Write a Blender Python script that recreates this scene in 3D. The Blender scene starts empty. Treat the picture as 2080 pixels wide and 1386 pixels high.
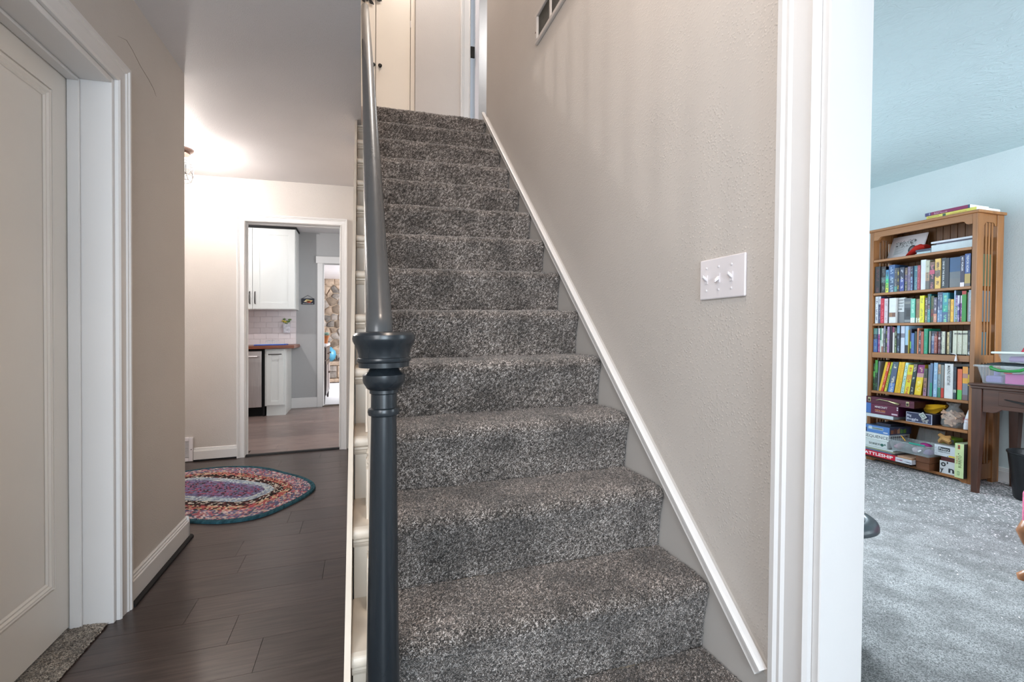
import bpy, math, random
import numpy as np
from mathutils import Matrix, Vector

rng = random.Random(7)
nrng = np.random.default_rng(11)
SC = bpy.context.scene
COL = SC.collection
FIT_SHEAR = 0.0225          # heights are sheared slightly up towards +x to match the camera fit


LEVEL = [False]         # the side room is level: its pieces are given with their final heights


def lift(x):
    return 0.0 if LEVEL[0] else FIT_SHEAR * max(-3.0, min(1.0, x))


# ------------------------------------------------------------------ camera
cam_d = bpy.data.cameras.new('camera')
cam_d.sensor_width = 36.0
cam_d.lens = 36.0 * 966.81 / 2080.0
cam_d.clip_start = 0.02
cam = bpy.data.objects.new('camera', cam_d)
COL.objects.link(cam)
YAW, PITCH, ROLL, EYE = 0.3064, 0.0148, 0.0082, 1.0632
f0 = Vector((math.sin(YAW), math.cos(YAW), 0))
r0 = Vector((math.cos(YAW), -math.sin(YAW), 0))
u0 = Vector((0, 0, 1))
fw = f0 * math.cos(PITCH) - u0 * math.sin(PITCH)
up = u0 * math.cos(PITCH) + f0 * math.sin(PITCH)
rt = r0 * math.cos(ROLL) + up * math.sin(ROLL)
up = -r0 * math.sin(ROLL) + up * math.cos(ROLL)
cam.matrix_world = Matrix(((rt.x, up.x, -fw.x, 0), (rt.y, up.y, -fw.y, 0), (rt.z, up.z, -fw.z, EYE), (0, 0, 0, 1)))
SC.camera = cam

# ------------------------------------------------------------------ world, lights, exposure
SC.view_settings.view_transform = 'Standard'
SC.view_settings.look = 'None'
SC.view_settings.exposure = 0.72
SC.view_settings.gamma = 1.0
SC.view_settings.use_curve_mapping = False

world = bpy.data.worlds.new('world')
SC.world = world
world.use_nodes = True
bg = world.node_tree.nodes['Background']
bg.inputs[0].default_value = (0.75, 0.88, 1.0, 1)
bg.inputs[1].default_value = 0.6


def area(name, loc, target, size, power, col=(1, 1, 1), size_y=None, spread=None):
    d = bpy.data.lights.new(name, 'AREA')
    d.energy = power
    d.color = col
    d.shape = 'RECTANGLE'
    d.size = size
    d.size_y = size_y or size
    if spread:
        d.spread = spread
    o = bpy.data.objects.new(name, d)
    COL.objects.link(o)
    o.location = loc
    o.rotation_euler = (Vector(target) - Vector(loc)).to_track_quat('-Z', 'Y').to_euler()
    return o


def point(name, loc, power, col=(1, 1, 1), rad=0.05):
    d = bpy.data.lights.new(name, 'POINT')
    d.energy = power
    d.color = col
    d.shadow_soft_size = rad
    o = bpy.data.objects.new(name, d)
    COL.objects.link(o)
    o.location = loc
    return o


DAY = (0.80, 0.91, 1.0)
WARM = (1.0, 0.81, 0.66)
area('entry_daylight', (-0.05, -3.45, 1.3), (0.0, 2, 1.05), 1.5, 79, (0.74, 0.88, 1.0), 1.7)
area('entry_side_fill', (-0.84, -0.25, 1.6), (0.9, 1.35, 1.1), 0.9, 26, (0.95, 0.97, 1.0), 1.4)  # unseen fill light added on the left to lift the stair wall
area('side_room_right_fill', (4.40, -0.9, 1.45), (-0.9, 1.6, 1.1), 1.1, 28, DAY, 1.5)  # added light sent through the opening to brighten the left door
area('side_room_carpet_beam', (2.7, 3.6, 1.95), (2.35, 1.55, 0.0), 1.0, 22, DAY, 0.7, 1.2)  # added narrow beam that makes the bright patch on the carpet
area('side_room_window', (2.3, 3.55, 1.45), (3.7, 0.4, 0.8), 2.2, 43, DAY, 1.5)
area('side_room_front_window', (3.5, -1.4, 1.5), (3.9, 2.5, 1.0), 1.6, 35, DAY, 1.4, 1.6)
point('kitchen_lamp', (-1.6, 6.05, 2.42), 26, (1.0, 0.97, 0.95), 0.03)
area('kitchen_window', (0.55, 6.2, 1.5), (-1.5, 6.4, 1.1), 1.2, 10, (0.95, 0.98, 1.0), 1.2)
area('far_room_window', (1.2, 9.6, 1.5), (-0.6, 10.4, 1.0), 2.0, 88, (0.92, 0.97, 1.0), 1.6)
point('landing_lamp', (0.45, 3.75, 4.7), 20, (1.0, 0.95, 0.90), 0.12)
point('stairwell_lamp', (0.40, 0.45, 4.5), 34, WARM, 0.15)
point('stair_pendant', (0.20, 0.82, 2.68), 13, (1.0, 0.86, 0.74), 0.06)
area('hall_branch_fill', (-2.4, 3.7, 1.4), (-0.8, 3.7, 1.0), 1.0, 7, (1.0, 0.97, 0.94), 1.4)  # soft fill added to raise the hall's base brightness

# ------------------------------------------------------------------ materials


def lin(c):
    c = c / 255.0
    return c / 12.92 if c <= 0.04045 else ((c + 0.055) / 1.055) ** 2.4


def rgb(r, g, b):
    return (lin(r), lin(g), lin(b), 1)


class NT:
    def __init__(s, m):
        s.t = m.node_tree
        s.n = s.t.nodes
        s.l = s.t.links
        s.b = s.n['Principled BSDF']

    def new(s, kind, **kw):
        n = s.n.new(kind)
        for k, v in kw.items():
            if k in n.inputs.keys() if isinstance(k, str) else False:
                n.inputs[k].default_value = v
            else:
                setattr(n, k, v)
        return n

    def link(s, a, ao, b, bi):
        s.l.new(a.outputs[ao], b.inputs[bi])


def mat(name, col, rough=0.5, vary=0.06, scale=6.0, bump=0.0, bscale=200.0, metal=0.0, spec=0.5, stretch=None,
        attr=None, alpha=1.0, trans=0.0, emit=None, coat=0.0, obj_rand=0.0, bdist=0.004, detail=3.0):
    m = bpy.data.materials.new(name)
    m.use_nodes = True
    k = NT(m)
    b = k.b
    b.inputs['Roughness'].default_value = rough
    b.inputs['Metallic'].default_value = metal
    b.inputs['Specular IOR Level'].default_value = spec
    b.inputs['Alpha'].default_value = alpha
    b.inputs['Transmission Weight'].default_value = trans
    b.inputs['Coat Weight'].default_value = coat
    tc = k.new('ShaderNodeTexCoord')
    mp = k.new('ShaderNodeMapping')
    k.link(tc, 'Object', mp, 'Vector')
    if stretch:
        mp.inputs['Scale'].default_value = stretch
    nz = k.new('ShaderNodeTexNoise')
    nz.inputs['Scale'].default_value = scale
    nz.inputs['Detail'].default_value = detail
    k.link(mp, 'Vector', nz, 'Vector')
    mr = k.new('ShaderNodeMapRange')
    mr.inputs['To Min'].default_value = 1 - vary
    mr.inputs['To Max'].default_value = 1 + vary
    mr.inputs['From Min'].default_value = 0.3
    mr.inputs['From Max'].default_value = 0.7
    k.link(nz, 'Fac', mr, 'Value')
    mul = k.new('ShaderNodeVectorMath', operation='SCALE')
    if attr:
        at = k.new('ShaderNodeAttribute')
        at.attribute_name = attr
        k.link(at, 'Color', mul, 0)
    else:
        mul.inputs[0].default_value = col[:3]
    src = mr
    so = 'Result'
    if obj_rand:
        oi = k.new('ShaderNodeObjectInfo')
        r2 = k.new('ShaderNodeMapRange')
        r2.inputs['To Min'].default_value = 1 - obj_rand
        r2.inputs['To Max'].default_value = 1 + obj_rand
        k.link(oi, 'Random', r2, 'Value')
        mm = k.new('ShaderNodeMath', operation='MULTIPLY')
        k.link(mr, 'Result', mm, 0)
        k.link(r2, 'Result', mm, 1)
        src, so = mm, 'Value'
    k.link(src, so, mul, 'Scale')
    k.link(mul, 'Vector', b, 'Base Color')
    if emit:
        b.inputs['Emission Color'].default_value = emit[0]
        b.inputs['Emission Strength'].default_value = emit[1]
    if bump:
        n2 = k.new('ShaderNodeTexNoise')
        n2.inputs['Scale'].default_value = bscale
        n2.inputs['Detail'].default_value = 2.0
        k.link(mp if stretch else tc, 'Vector' if stretch else 'Object', n2, 'Vector')
        bp = k.new('ShaderNodeBump')
        bp.inputs['Strength'].default_value = bump
        bp.inputs['Distance'].default_value = bdist
        k.link(n2, 'Fac', bp, 'Height')
        k.link(bp, 'Normal', b, 'Normal')
    return m


WALLC = (0.56, 0.522, 0.488, 1)


def plaster(name, col, strength, scale=85.0, swirl=False):
    """painted plaster with a splatter relief"""
    m = mat(name, col, 0.62, 0.03, 2.0)
    k = NT(m)
    tc = k.new('ShaderNodeTexCoord')
    n1 = k.new('ShaderNodeTexNoise')
    n1.inputs['Scale'].default_value = scale
    n1.inputs['Detail'].default_value = 2.0
    cr = k.new('ShaderNodeMapRange')
    cr.inputs['From Min'].default_value = 0.42
    cr.inputs['From Max'].default_value = 0.75
    if swirl:
        mp = k.new('ShaderNodeMapping')
        mp.inputs['Scale'].default_value = (1.0, 0.22, 1.0)
        mp.inputs['Rotation'].default_value = (0, 0, 0.5)
        k.link(tc, 'Object', mp, 'Vector')
        n0 = k.new('ShaderNodeTexNoise')
        n0.inputs['Scale'].default_value = 7.0
        k.link(tc, 'Object', n0, 'Vector')
        va = k.new('ShaderNodeVectorMath', operation='MULTIPLY_ADD')
        k.link(n0, 'Color', va, 0)
        va.inputs[1].default_value = (0.35, 0.1, 0.2)
        k.link(mp, 'Vector', va, 2)
        k.link(va, 'Vector', n1, 'Vector')
    else:
        k.link(tc, 'Object', n1, 'Vector')
    k.link(n1, 'Fac', cr, 'Value')
    if not swirl:
        # scattered droplets: small cells, kept only where a broad noise allows
        vo = k.new('ShaderNodeTexVoronoi')
        vo.inputs['Scale'].default_value = scale
        k.link(tc, 'Object', vo, 'Vector')
        v2 = k.new('ShaderNodeMapRange')
        v2.interpolation_type = 'SMOOTHSTEP'
        v2.inputs['From Min'].default_value = 0.12
        v2.inputs['From Max'].default_value = 0.5
        v2.inputs['To Min'].default_value = 1.0
        v2.inputs['To Max'].default_value = 0.0
        k.link(vo, 'Distance', v2, 'Value')
        sc = k.new('ShaderNodeSeparateColor')
        k.link(vo, 'Color', sc, 'Color')
        mu = k.new('ShaderNodeMath', operation='MULTIPLY')
        k.link(v2, 'Result', mu, 0)
        k.link(sc, 'Red', mu, 1)
        n1.inputs['Scale'].default_value = 9.0
        m2 = k.new('ShaderNodeMath', operation='MULTIPLY')
        k.link(mu, 'Value', m2, 0)
        k.link(cr, 'Result', m2, 1)
        cr.inputs['From Min'].default_value = 0.3
        cr.inputs['From Max'].default_value = 0.7
        cr.inputs['To Min'].default_value = 0.25
        cr = m2
    bp = k.new('ShaderNodeBump')
    bp.inputs['Strength'].default_value = strength
    bp.inputs['Distance'].default_value = 0.004
    k.link(cr, 0, bp, 'Height')
    k.link(bp, 'Normal', k.b, 'Normal')
    return m


M = {}
M['wall'] = plaster('greige_plaster', WALLC, 0.42, 130.0)
M['wall_kit'] = plaster('kitchen_plaster', (0.40, 0.40, 0.405, 1), 0.2, 130.0)
M['wall_up'] = plaster('landing_plaster', (0.57, 0.535, 0.51, 1), 0.2)
M['wall_side'] = plaster('blue_grey_plaster', rgb(206, 217, 219), 0.26, 120)
M['ceil'] = plaster('ceiling_stipple', (0.60, 0.585, 0.595, 1), 0.38, 150)
M['ceil_side'] = plaster('ceiling_trowelled', rgb(198, 217, 220), 0.7, 40, True)
M['trim'] = mat('white_trim_paint', rgb(219, 217, 216), 0.35, 0.02, 3, 0.05, 60)
M['door'] = mat('white_door_paint', rgb(233, 228, 221), 0.4, 0.02, 3, 0.04, 50)
M['cream'] = mat('cream_stair_paint', rgb(222, 209, 193), 0.4, 0.04, 14, 0.12, 40)
M['skirt'] = mat('stair_skirt_paint', rgb(190, 186, 182), 0.4, 0.03, 4, 0.05, 40)
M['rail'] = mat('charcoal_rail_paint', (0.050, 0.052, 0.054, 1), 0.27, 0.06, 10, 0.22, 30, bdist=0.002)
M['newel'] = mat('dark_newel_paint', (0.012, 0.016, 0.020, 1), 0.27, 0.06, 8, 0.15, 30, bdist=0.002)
M['black'] = mat('black_trim', (0.008, 0.008, 0.009, 1), 0.6, 0.1, 10, spec=0.25)
M['blackmetal'] = mat('black_metal', (0.02, 0.02, 0.02, 1), 0.4, 0.1, 10, metal=0.6)
M['bronze'] = mat('bronze_metal', rgb(120, 100, 92), 0.3, 0.1, 10, metal=0.9)
M['closet'] = mat('warm_white_paint', rgb(228, 220, 208), 0.4, 0.01, 4)
M['plastic'] = mat('white_plastic', rgb(226, 222, 226), 0.3, 0.01, 5)
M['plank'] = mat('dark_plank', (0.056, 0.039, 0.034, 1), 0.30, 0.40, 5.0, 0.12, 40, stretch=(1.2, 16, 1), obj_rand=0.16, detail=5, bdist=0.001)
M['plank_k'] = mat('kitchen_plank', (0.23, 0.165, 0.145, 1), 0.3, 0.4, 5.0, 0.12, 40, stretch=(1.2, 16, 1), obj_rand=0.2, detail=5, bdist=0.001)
M['gap'] = mat('joint_shadow_gap', (0.012, 0.009, 0.008, 1), 0.8, 0.1, 20)
M['oak'] = mat('oak_wood', rgb(140, 92, 50), 0.42, 0.22, 4.0, 0.08, 30, stretch=(9, 9, 0.8), detail=5)
M['oak_h'] = mat('oak_wood_level', rgb(150, 100, 56), 0.42, 0.2, 4.0, 0.08, 30, stretch=(9, 0.8, 9), detail=5)
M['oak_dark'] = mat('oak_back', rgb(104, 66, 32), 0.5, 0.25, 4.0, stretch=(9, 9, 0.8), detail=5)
M['box_wood'] = mat('dark_box_wood', rgb(104, 64, 40), 0.4, 0.2, 4.0, stretch=(9, 0.8, 9), detail=5)
M['walnut'] = mat('walnut_desk', rgb(74, 45, 33), 0.38, 0.25, 4.0, 0.06, 30, stretch=(9, 0.9, 9), detail=5)
M['walnut_v'] = mat('walnut_desk_leg', rgb(70, 43, 32), 0.38, 0.25, 4.0, 0.06, 30, stretch=(9, 9, 0.9), detail=5)
M['butcher'] = mat('butcher_block', rgb(128, 72, 48), 0.35, 0.35, 5.0, stretch=(1, 14, 14), detail=4)
M['cabinet'] = mat('white_cabinet', rgb(228, 230, 228), 0.35, 0.01, 3)
M['steel'] = mat('stainless_steel', rgb(206, 200, 200), 0.36, 0.10, 6.0, stretch=(40, 1, 0.6), metal=0.75)
M['nickel'] = mat('dark_nickel', rgb(80, 76, 74), 0.3, 0.05, 10, metal=1.0)
M['brass'] = mat('brass_clasp', rgb(190, 180, 140), 0.3, 0.05, 10, metal=0.8)
M['tile'] = mat('white_tile', rgb(226, 218, 220), 0.2, 0.02, 3, obj_rand=0.02)
M['grout'] = mat('pale_grout', rgb(220, 211, 213), 0.8, 0.05, 30)
M['stone'] = mat('field_stone', (0.2, 0.17, 0.15, 1), 0.85, 0.35, 14.0, 0.6, 40, obj_rand=0.5, detail=5, bdist=0.01)
M['stone_b'] = mat('brown_field_stone', (0.26, 0.19, 0.14, 1), 0.85, 0.35, 14.0, 0.6, 40, obj_rand=0.5, detail=5, bdist=0.01)
M['mortar'] = mat('pale_mortar', rgb(196, 172, 150), 0.9, 0.08, 30, 0.4, 60)
M['white_carpet'] = mat('white_carpet', rgb(222, 220, 222), 0.95, 0.1, 80, 0.5, 300)
M['darkcab'] = mat('dark_sideboard', rgb(62, 46, 44), 0.35, 0.2, 5, stretch=(8, 8, 1))
M['terracotta'] = mat('terracotta', rgb(186, 112, 62), 0.8, 0.1, 10)
M['turquoise'] = mat('turquoise_glaze', rgb(72, 136, 164), 0.3, 0.1, 10)
M['leaf'] = mat('green_leaf', rgb(96, 132, 60), 0.5, 0.2, 20)
M['blacktub'] = mat('black_plastic', (0.009, 0.010, 0.012, 1), 0.33, 0.2, 30, 0.15, 120)
M['greytub'] = mat('dark_grey_plastic', (0.045, 0.06, 0.07, 1), 0.3, 0.15, 20, 0.1, 80)
M['pages'] = mat('book_pages', rgb(222, 216, 200), 0.8, 0.08, 30, stretch=(1, 120, 1))
M['print'] = mat('printed_card', (1, 1, 1, 1), 0.45, 0.05, 30, attr='Col')
M['clear'] = mat('clear_plastic', rgb(215, 226, 230), 0.12, 0.02, 5, alpha=0.17)
M['bagfilm'] = mat('clear_bag_film', rgb(210, 214, 214), 0.15, 0.05, 20, alpha=0.22, bump=0.6, bscale=25, bdist=0.02)
M['bulb'] = mat('lit_bulb', (1, 1, 1, 1), 0.3, 0.0, 5, emit=((1.0, 0.92, 0.86, 1), 640.0))
M['screen'] = mat('dark_vent_screen', (0.05, 0.048, 0.042, 1), 0.7, 0.2, 60, 0.5, 300)


def flat(name, r, g, b, rough=0.5, **kw):
    if name not in M:
        M[name] = mat(name, rgb(r, g, b), rough, kw.pop('vary', 0.05), kw.pop('scale', 12), **kw)
    return M[name]


def carpet_mat(name, dark, mid, light, warm, s_hi, wf=0.55):
    """cut pile: speckle comes from a vertex attribute, finer fleck and nap patches from noise"""
    m = mat(name, (1, 1, 1, 1), 0.95, 0.0, 5, spec=0.15)
    k = NT(m)
    tc = k.new('ShaderNodeTexCoord')
    at = k.new('ShaderNodeAttribute')
    at.attribute_name = 'fleck'
    n1 = k.new('ShaderNodeTexVoronoi')
    n1.inputs['Scale'].default_value = s_hi
    k.link(tc, 'Object', n1, 'Vector')
    sp_ = k.new('ShaderNodeSeparateColor')
    k.link(n1, 'Color', sp_, 'Color')
    ad = k.new('ShaderNodeMath', operation='MULTIPLY_ADD')
    k.link(sp_, 'Red', ad, 0)
    ad.inputs[1].default_value = 0.8
    ad.inputs[2].default_value = -0.40
    a2 = k.new('ShaderNodeMath', operation='ADD')
    k.link(ad, 'Value', a2, 0)
    am = k.new('ShaderNodeMath', operation='MULTIPLY_ADD')
    k.link(at, 'Fac', am, 0)
    am.inputs[1].default_value = wf
    am.inputs[2].default_value = 0.45 * (1 - wf)
    k.link(am, 'Value', a2, 1)
    cr = k.new('ShaderNodeValToRGB')
    k.link(a2, 'Value', cr, 'Fac')
    bp = k.new('ShaderNodeBump')
    bp.inputs['Strength'].default_value = 0.5
    bp.inputs['Distance'].default_value = 0.002
    k.link(sp_, 'Green', bp, 'Height')
    k.link(bp, 'Normal', k.b, 'Normal')
    e = cr.color_ramp.elements
    e[0].position = 0.18
    e[0].color = dark
    e[1].position = 0.92
    e[1].color = light
    x = e.new(0.45)
    x.color = mid
    x = e.new(0.66)
    x.color = warm
    n2 = k.new('ShaderNodeTexNoise')
    n2.inputs['Scale'].default_value = 7.0
    n2.inputs['Detail'].default_value = 3.0
    k.link(tc, 'Object', n2, 'Vector')
    mr = k.new('ShaderNodeMapRange')
    mr.inputs['From Min'].default_value = 0.36
    mr.inputs['From Max'].default_value = 0.6
    mr.inputs['To Min'].default_value = 0.58
    mr.inputs['To Max'].default_value = 1.1
    k.link(n2, 'Fac', mr, 'Value')
    sc = k.new('ShaderNodeVectorMath', operation='SCALE')
    k.link(cr, 'Color', sc, 0)
    k.link(mr, 'Result', sc, 'Scale')
    k.link(sc, 'Vector', k.b, 'Base Color')
    k.b.inputs['Sheen Weight'].default_value = 0.25
    k.b.inputs['Sheen Roughness'].default_value = 0.6
    return m


M['stair_carpet'] = carpet_mat('stair_carpet', (0.008, 0.007, 0.006, 1), (0.074, 0.063, 0.056, 1), (0.70, 0.65, 0.615, 1), (0.235, 0.196, 0.172, 1), 690)
M['threshold_carpet'] = carpet_mat('threshold_carpet', (0.06, 0.05, 0.04, 1), (0.2, 0.17, 0.14, 1), (0.6, 0.55, 0.48, 1), (0.36, 0.31, 0.25, 1), 420)
M['room_carpet'] = carpet_mat('room_carpet', (0.06, 0.062, 0.062, 1), (0.17, 0.174, 0.174, 1), (0.34, 0.34, 0.335, 1), (0.25, 0.25, 0.245, 1), 330, 0.10)

# ------------------------------------------------------------------ mesh builder


class B:
    def __init__(s):
        s.v = []
        s.f = []
        s.m = []
        s.c = []
        s.cur = 0
        s.col = (1, 1, 1, 1)

    def add(s, vs, fs):
        o = len(s.v)
        s.v += [tuple(p) for p in vs]
        for f in fs:
            s.f.append(tuple(i + o for i in f))
            s.m.append(s.cur)
            s.c.append(s.col)
        return s

    def box(s, x0, x1, y0, y1, z0, z1):
        vs = [(x, y, z) for z in (z0, z1) for y in (y0, y1) for x in (x0, x1)]
        return s.add(vs, [(0, 2, 3, 1), (4, 5, 7, 6), (0, 1, 5, 4), (2, 6, 7, 3), (0, 4, 6, 2), (1, 3, 7, 5)])

    def quad(s, a, b, c, d):
        return s.add([a, b, c, d], [(0, 1, 2, 3)])

    def prism(s, pts, axis, a, b):
        """closed outline pts (2-D) pushed along an axis from a to b"""
        n = len(pts)

        def P(p, t):
            if axis == 'x':
                return (t, p[0], p[1])
            if axis == 'y':
                return (p[0], t, p[1])
            return (p[0], p[1], t)
        vs = [P(p, a) for p in pts] + [P(p, b) for p in pts]
        fs = [tuple(range(n - 1, -1, -1)), tuple(range(n, 2 * n))]
        for i in range(n):
            j = (i + 1) % n
            fs.append((i, j, n + j, n + i))
        return s.add(vs, fs)

    def lathe(s, prof, c, seg=28, axis='z', close=True):
        """prof: (radius, height)"""
        vs = []
        for r, h in prof:
            for i in range(seg):
                a = 2 * math.pi * i / seg
                u, w = r * math.cos(a), r * math.sin(a)
                if axis == 'z':
                    vs.append((c[0] + u, c[1] + w, c[2] + h))
                elif axis == 'y':
                    vs.append((c[0] + u, c[1] + h, c[2] + w))
                else:
                    vs.append((c[0] + h, c[1] + u, c[2] + w))
        fs = []
        for k in range(len(prof) - 1):
            for i in range(seg):
                j = (i + 1) % seg
                fs.append((k * seg + i, k * seg + j, (k + 1) * seg + j, (k + 1) * seg + i))
        if close:
            fs.append(tuple(range(seg - 1, -1, -1)))
            fs.append(tuple((len(prof) - 1) * seg + i for i in range(seg)))
        return s.add(vs, fs)

    def tube(s, pts, r, seg=8, cap=True):
        pts = [Vector(p) for p in pts]
        n = len(pts)
        rs = r if isinstance(r, (list, tuple)) else [r] * n
        vs = []
        prev = None
        for i, p in enumerate(pts):
            t = (pts[min(i + 1, n - 1)] - pts[max(i - 1, 0)]).normalized()
            if prev is None:
                a = Vector((0, 0, 1)) if abs(t.z) < 0.9 else Vector((1, 0, 0))
                u = t.cross(a).normalized()
            else:
                u = (prev - t * prev.dot(t)).normalized()
            prev = u
            w = t.cross(u)
            for k in range(seg):
                a = 2 * math.pi * k / seg
                vs.append(tuple(p + (u * math.cos(a) + w * math.sin(a)) * rs[i]))
        fs = []
        for i in range(n - 1):
            for k in range(seg):
                j = (k + 1) % seg
                fs.append((i * seg + k, i * seg + j, (i + 1) * seg + j, (i + 1) * seg + k))
        if cap:
            fs.append(tuple(range(seg - 1, -1, -1)))
            fs.append(tuple((n - 1) * seg + k for k in range(seg)))
        return s.add(vs, fs)

    def sweep(s, prof, pts):
        """closed 2-D profile (u,w) carried along straight/bent path; each path item = (origin, U, W)"""
        n = len(prof)
        vs = []
        for o, U, W in pts:
            o, U, W = Vector(o), Vector(U), Vector(W)
            for a, b in prof:
                vs.append(tuple(o + U * a + W * b))
        fs = [tuple(range(n - 1, -1, -1)), tuple((len(pts) - 1) * n + i for i in range(n))]
        for k in range(len(pts) - 1):
            for i in range(n):
                j = (i + 1) % n
                fs.append((k * n + i, k * n + j, (k + 1) * n + j, (k + 1) * n + i))
        return s.add(vs, fs)

    def blob(s, c, r, seed=0, amp=0.2, nu=20, nv=12, zmin=None):
        rr = random.Random(seed)
        ph = [(rr.uniform(0, 6.3), rr.uniform(1, 4), rr.uniform(1, 4)) for _ in range(5)]
        vs = []
        for j in range(nv + 1):
            th = math.pi * j / nv
            for i in range(nu):
                a = 2 * math.pi * i / nu
                k = 1 + amp * sum(math.sin(p + u * a * 1 + w * th * 1.3) if False else math.sin(p + round(u) * a + w * th) for p, u, w in ph) / 3
                x = c[0] + r[0] * k * math.sin(th) * math.cos(a)
                y = c[1] + r[1] * k * math.sin(th) * math.sin(a)
                z = c[2] + r[2] * k * math.cos(th)
                if zmin is not None:
                    z = max(z, zmin)
                vs.append((x, y, z))
        fs = []
        for j in range(nv):
            for i in range(nu):
                k = (i + 1) % nu
                fs.append((j * nu + i, j * nu + k, (j + 1) * nu + k, (j + 1) * nu + i))
        return s.add(vs, fs)


def base_of(verts):
    a = np.array(verts)
    return Vector(((a[:, 0].min() + a[:, 0].max()) / 2, (a[:, 1].min() + a[:, 1].max()) / 2, a[:, 2].min()))


def world_loc(o):
    p = Vector(o.location)
    while o.parent:
        o = o.parent
        p += Vector(o.location)
    return p


def obj(name, b, mats, parent=None, smooth=None, bevel=0.0, label=None, cat=None, group=None, kind=None, loc=None, seg=1, shear=True):
    """one mesh object; vertices are given in room coordinates and take the height shear of lift()"""
    vs = b.v
    if shear:
        vs = [(x, y, z + lift(x)) for x, y, z in vs]
    if parent is not None:
        o0 = world_loc(parent)
    else:
        o0 = Vector(loc) if loc is not None else base_of(vs)
    me = bpy.data.meshes.new(name)
    me.from_pydata([(x - o0.x, y - o0.y, z - o0.z) for x, y, z in vs], [], b.f)
    ms = mats if isinstance(mats, (list, tuple)) else [mats]
    for m in ms:
        me.materials.append(m)
    if len(ms) > 1:
        me.polygons.foreach_set('material_index', b.m)
    if any(m is M.get('print') for m in ms) or any(c != (1, 1, 1, 1) for c in b.c):
        ca = me.color_attributes.new('Col', 'FLOAT_COLOR', 'CORNER')
        data = []
        for p, c in zip(me.polygons, b.c):
            data += list(c) * p.loop_total
        ca.data.foreach_set('color', data)
    me.update()
    if smooth is not None:
        me.shade_smooth()
        me.set_sharp_from_angle(angle=math.radians(smooth))
    o = bpy.data.objects.new(name, me)
    COL.objects.link(o)
    if parent is not None:
        o.parent = parent
    else:
        o.location = o0
    if bevel:
        bv = o.modifiers.new('bevel', 'BEVEL')
        bv.width = bevel
        bv.segments = seg
        bv.limit_method = 'ANGLE'
        bv.harden_normals = False
    tag(o, label, cat, group, kind)
    return o


def tag(o, label=None, cat=None, group=None, kind=None):
    if label:
        o['label'] = label
    if cat:
        o['category'] = cat
    if group:
        o['group'] = group
    if kind:
        o['kind'] = kind
    return o


def thing(name, loc, label, cat, group=None, kind=None):
    o = bpy.data.objects.new(name, None)
    o.empty_display_size = 0.1
    COL.objects.link(o)
    o.location = (loc[0], loc[1], loc[2] + lift(loc[0]))
    return tag(o, label, cat, group, kind)


def struct(name, b, m, parent=None, **kw):
    if parent is None:
        kw['kind'] = 'structure'
    return obj(name, b, m, parent, **kw)


def text(name, body, size, origin, right, upv, m, parent, width=None, align='LEFT', push=0.0006, bold=0.0):
    """flat lettering as a mesh lying on a face: origin = baseline start (or centre)"""
    cu = bpy.data.curves.new(name, 'FONT')
    cu.body = body
    cu.size = 1.0
    cu.align_x = align
    cu.offset = bold
    cu.resolution_u = 2
    t = bpy.data.objects.new(name, cu)
    COL.objects.link(t)
    bpy.context.view_layer.update()
    me = bpy.data.meshes.new_from_object(t.evaluated_get(bpy.context.evaluated_depsgraph_get()))
    bpy.data.objects.remove(t)
    bpy.data.curves.remove(cu)
    n = len(me.vertices)
    co = np.empty(n * 3)
    me.vertices.foreach_get('co', co)
    co = co.reshape(-1, 3)
    sx = size
    if width and n:
        w = co[:, 0].max() - co[:, 0].min()
        sx = width / max(w, 1e-6)
    R, U = Vector(right).normalized(), Vector(upv).normalized()
    N = R.cross(U)
    O = Vector(origin) + N * push
    O.z += lift(O.x)
    o0 = world_loc(parent)
    A = np.array(R)[None, :] * co[:, :1] * sx + np.array(U)[None, :] * co[:, 1:2] * size + np.array(O - o0)[None, :]
    me.vertices.foreach_set('co', A.ravel())
    me.materials.clear()
    me.materials.append(m)
    me.update()
    o = bpy.data.objects.new(name, me)
    COL.objects.link(o)
    o.parent = parent
    return o


def carpet_mesh(name, pos, ny, nx, m, parent=None, amp=0.003, normal=None, **kw):
    """grid (ny,nx,3) of room positions -> roughened pile with a fleck attribute"""
    P = pos.copy()
    n = normal if normal is not None else np.zeros_like(P) + np.array([0, 0, 1.0])
    P = P + n * nrng.normal(0, amp, (ny, nx, 1)) + nrng.normal(0, amp * 0.45, P.shape)
    P[..., 2] += FIT_SHEAR * np.clip(P[..., 0], -3, 1)
    v = P.reshape(-1, 3)
    o0 = world_loc(parent) if parent is not None else Vector((v[:, 0].mean(), v[:, 1].mean(), v[:, 2].min()))
    v = v - np.array(o0)[None, :]
    idx = np.arange(ny * nx).reshape(ny, nx)
    q = np.stack([idx[:-1, :-1], idx[:-1, 1:], idx[1:, 1:], idx[1:, :-1]], -1).reshape(-1, 4)
    me = bpy.data.meshes.new(name)
    me.vertices.add(len(v))
    me.vertices.foreach_set('co', v.ravel())
    me.loops.add(q.size)
    me.loops.foreach_set('vertex_index', q.ravel())
    me.polygons.add(len(q))
    me.polygons.foreach_set('loop_start', np.arange(0, q.size, 4))
    me.update(calc_edges=True)
    at = me.attributes.new('fleck', 'FLOAT', 'POINT')
    fl = np.clip(nrng.beta(1.6, 2.0, ny * nx), 0, 1)
    at.data.foreach_set('value', fl)
    me.materials.append(m)
    me.shade_smooth()
    o = bpy.data.objects.new(name, me)
    COL.objects.link(o)
    if parent is not None:
        o.parent = parent
    else:
        o.location = o0
    tag(o, kw.get('label'), kw.get('cat'), kw.get('group'), kw.get('kind'))
    return o


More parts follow.
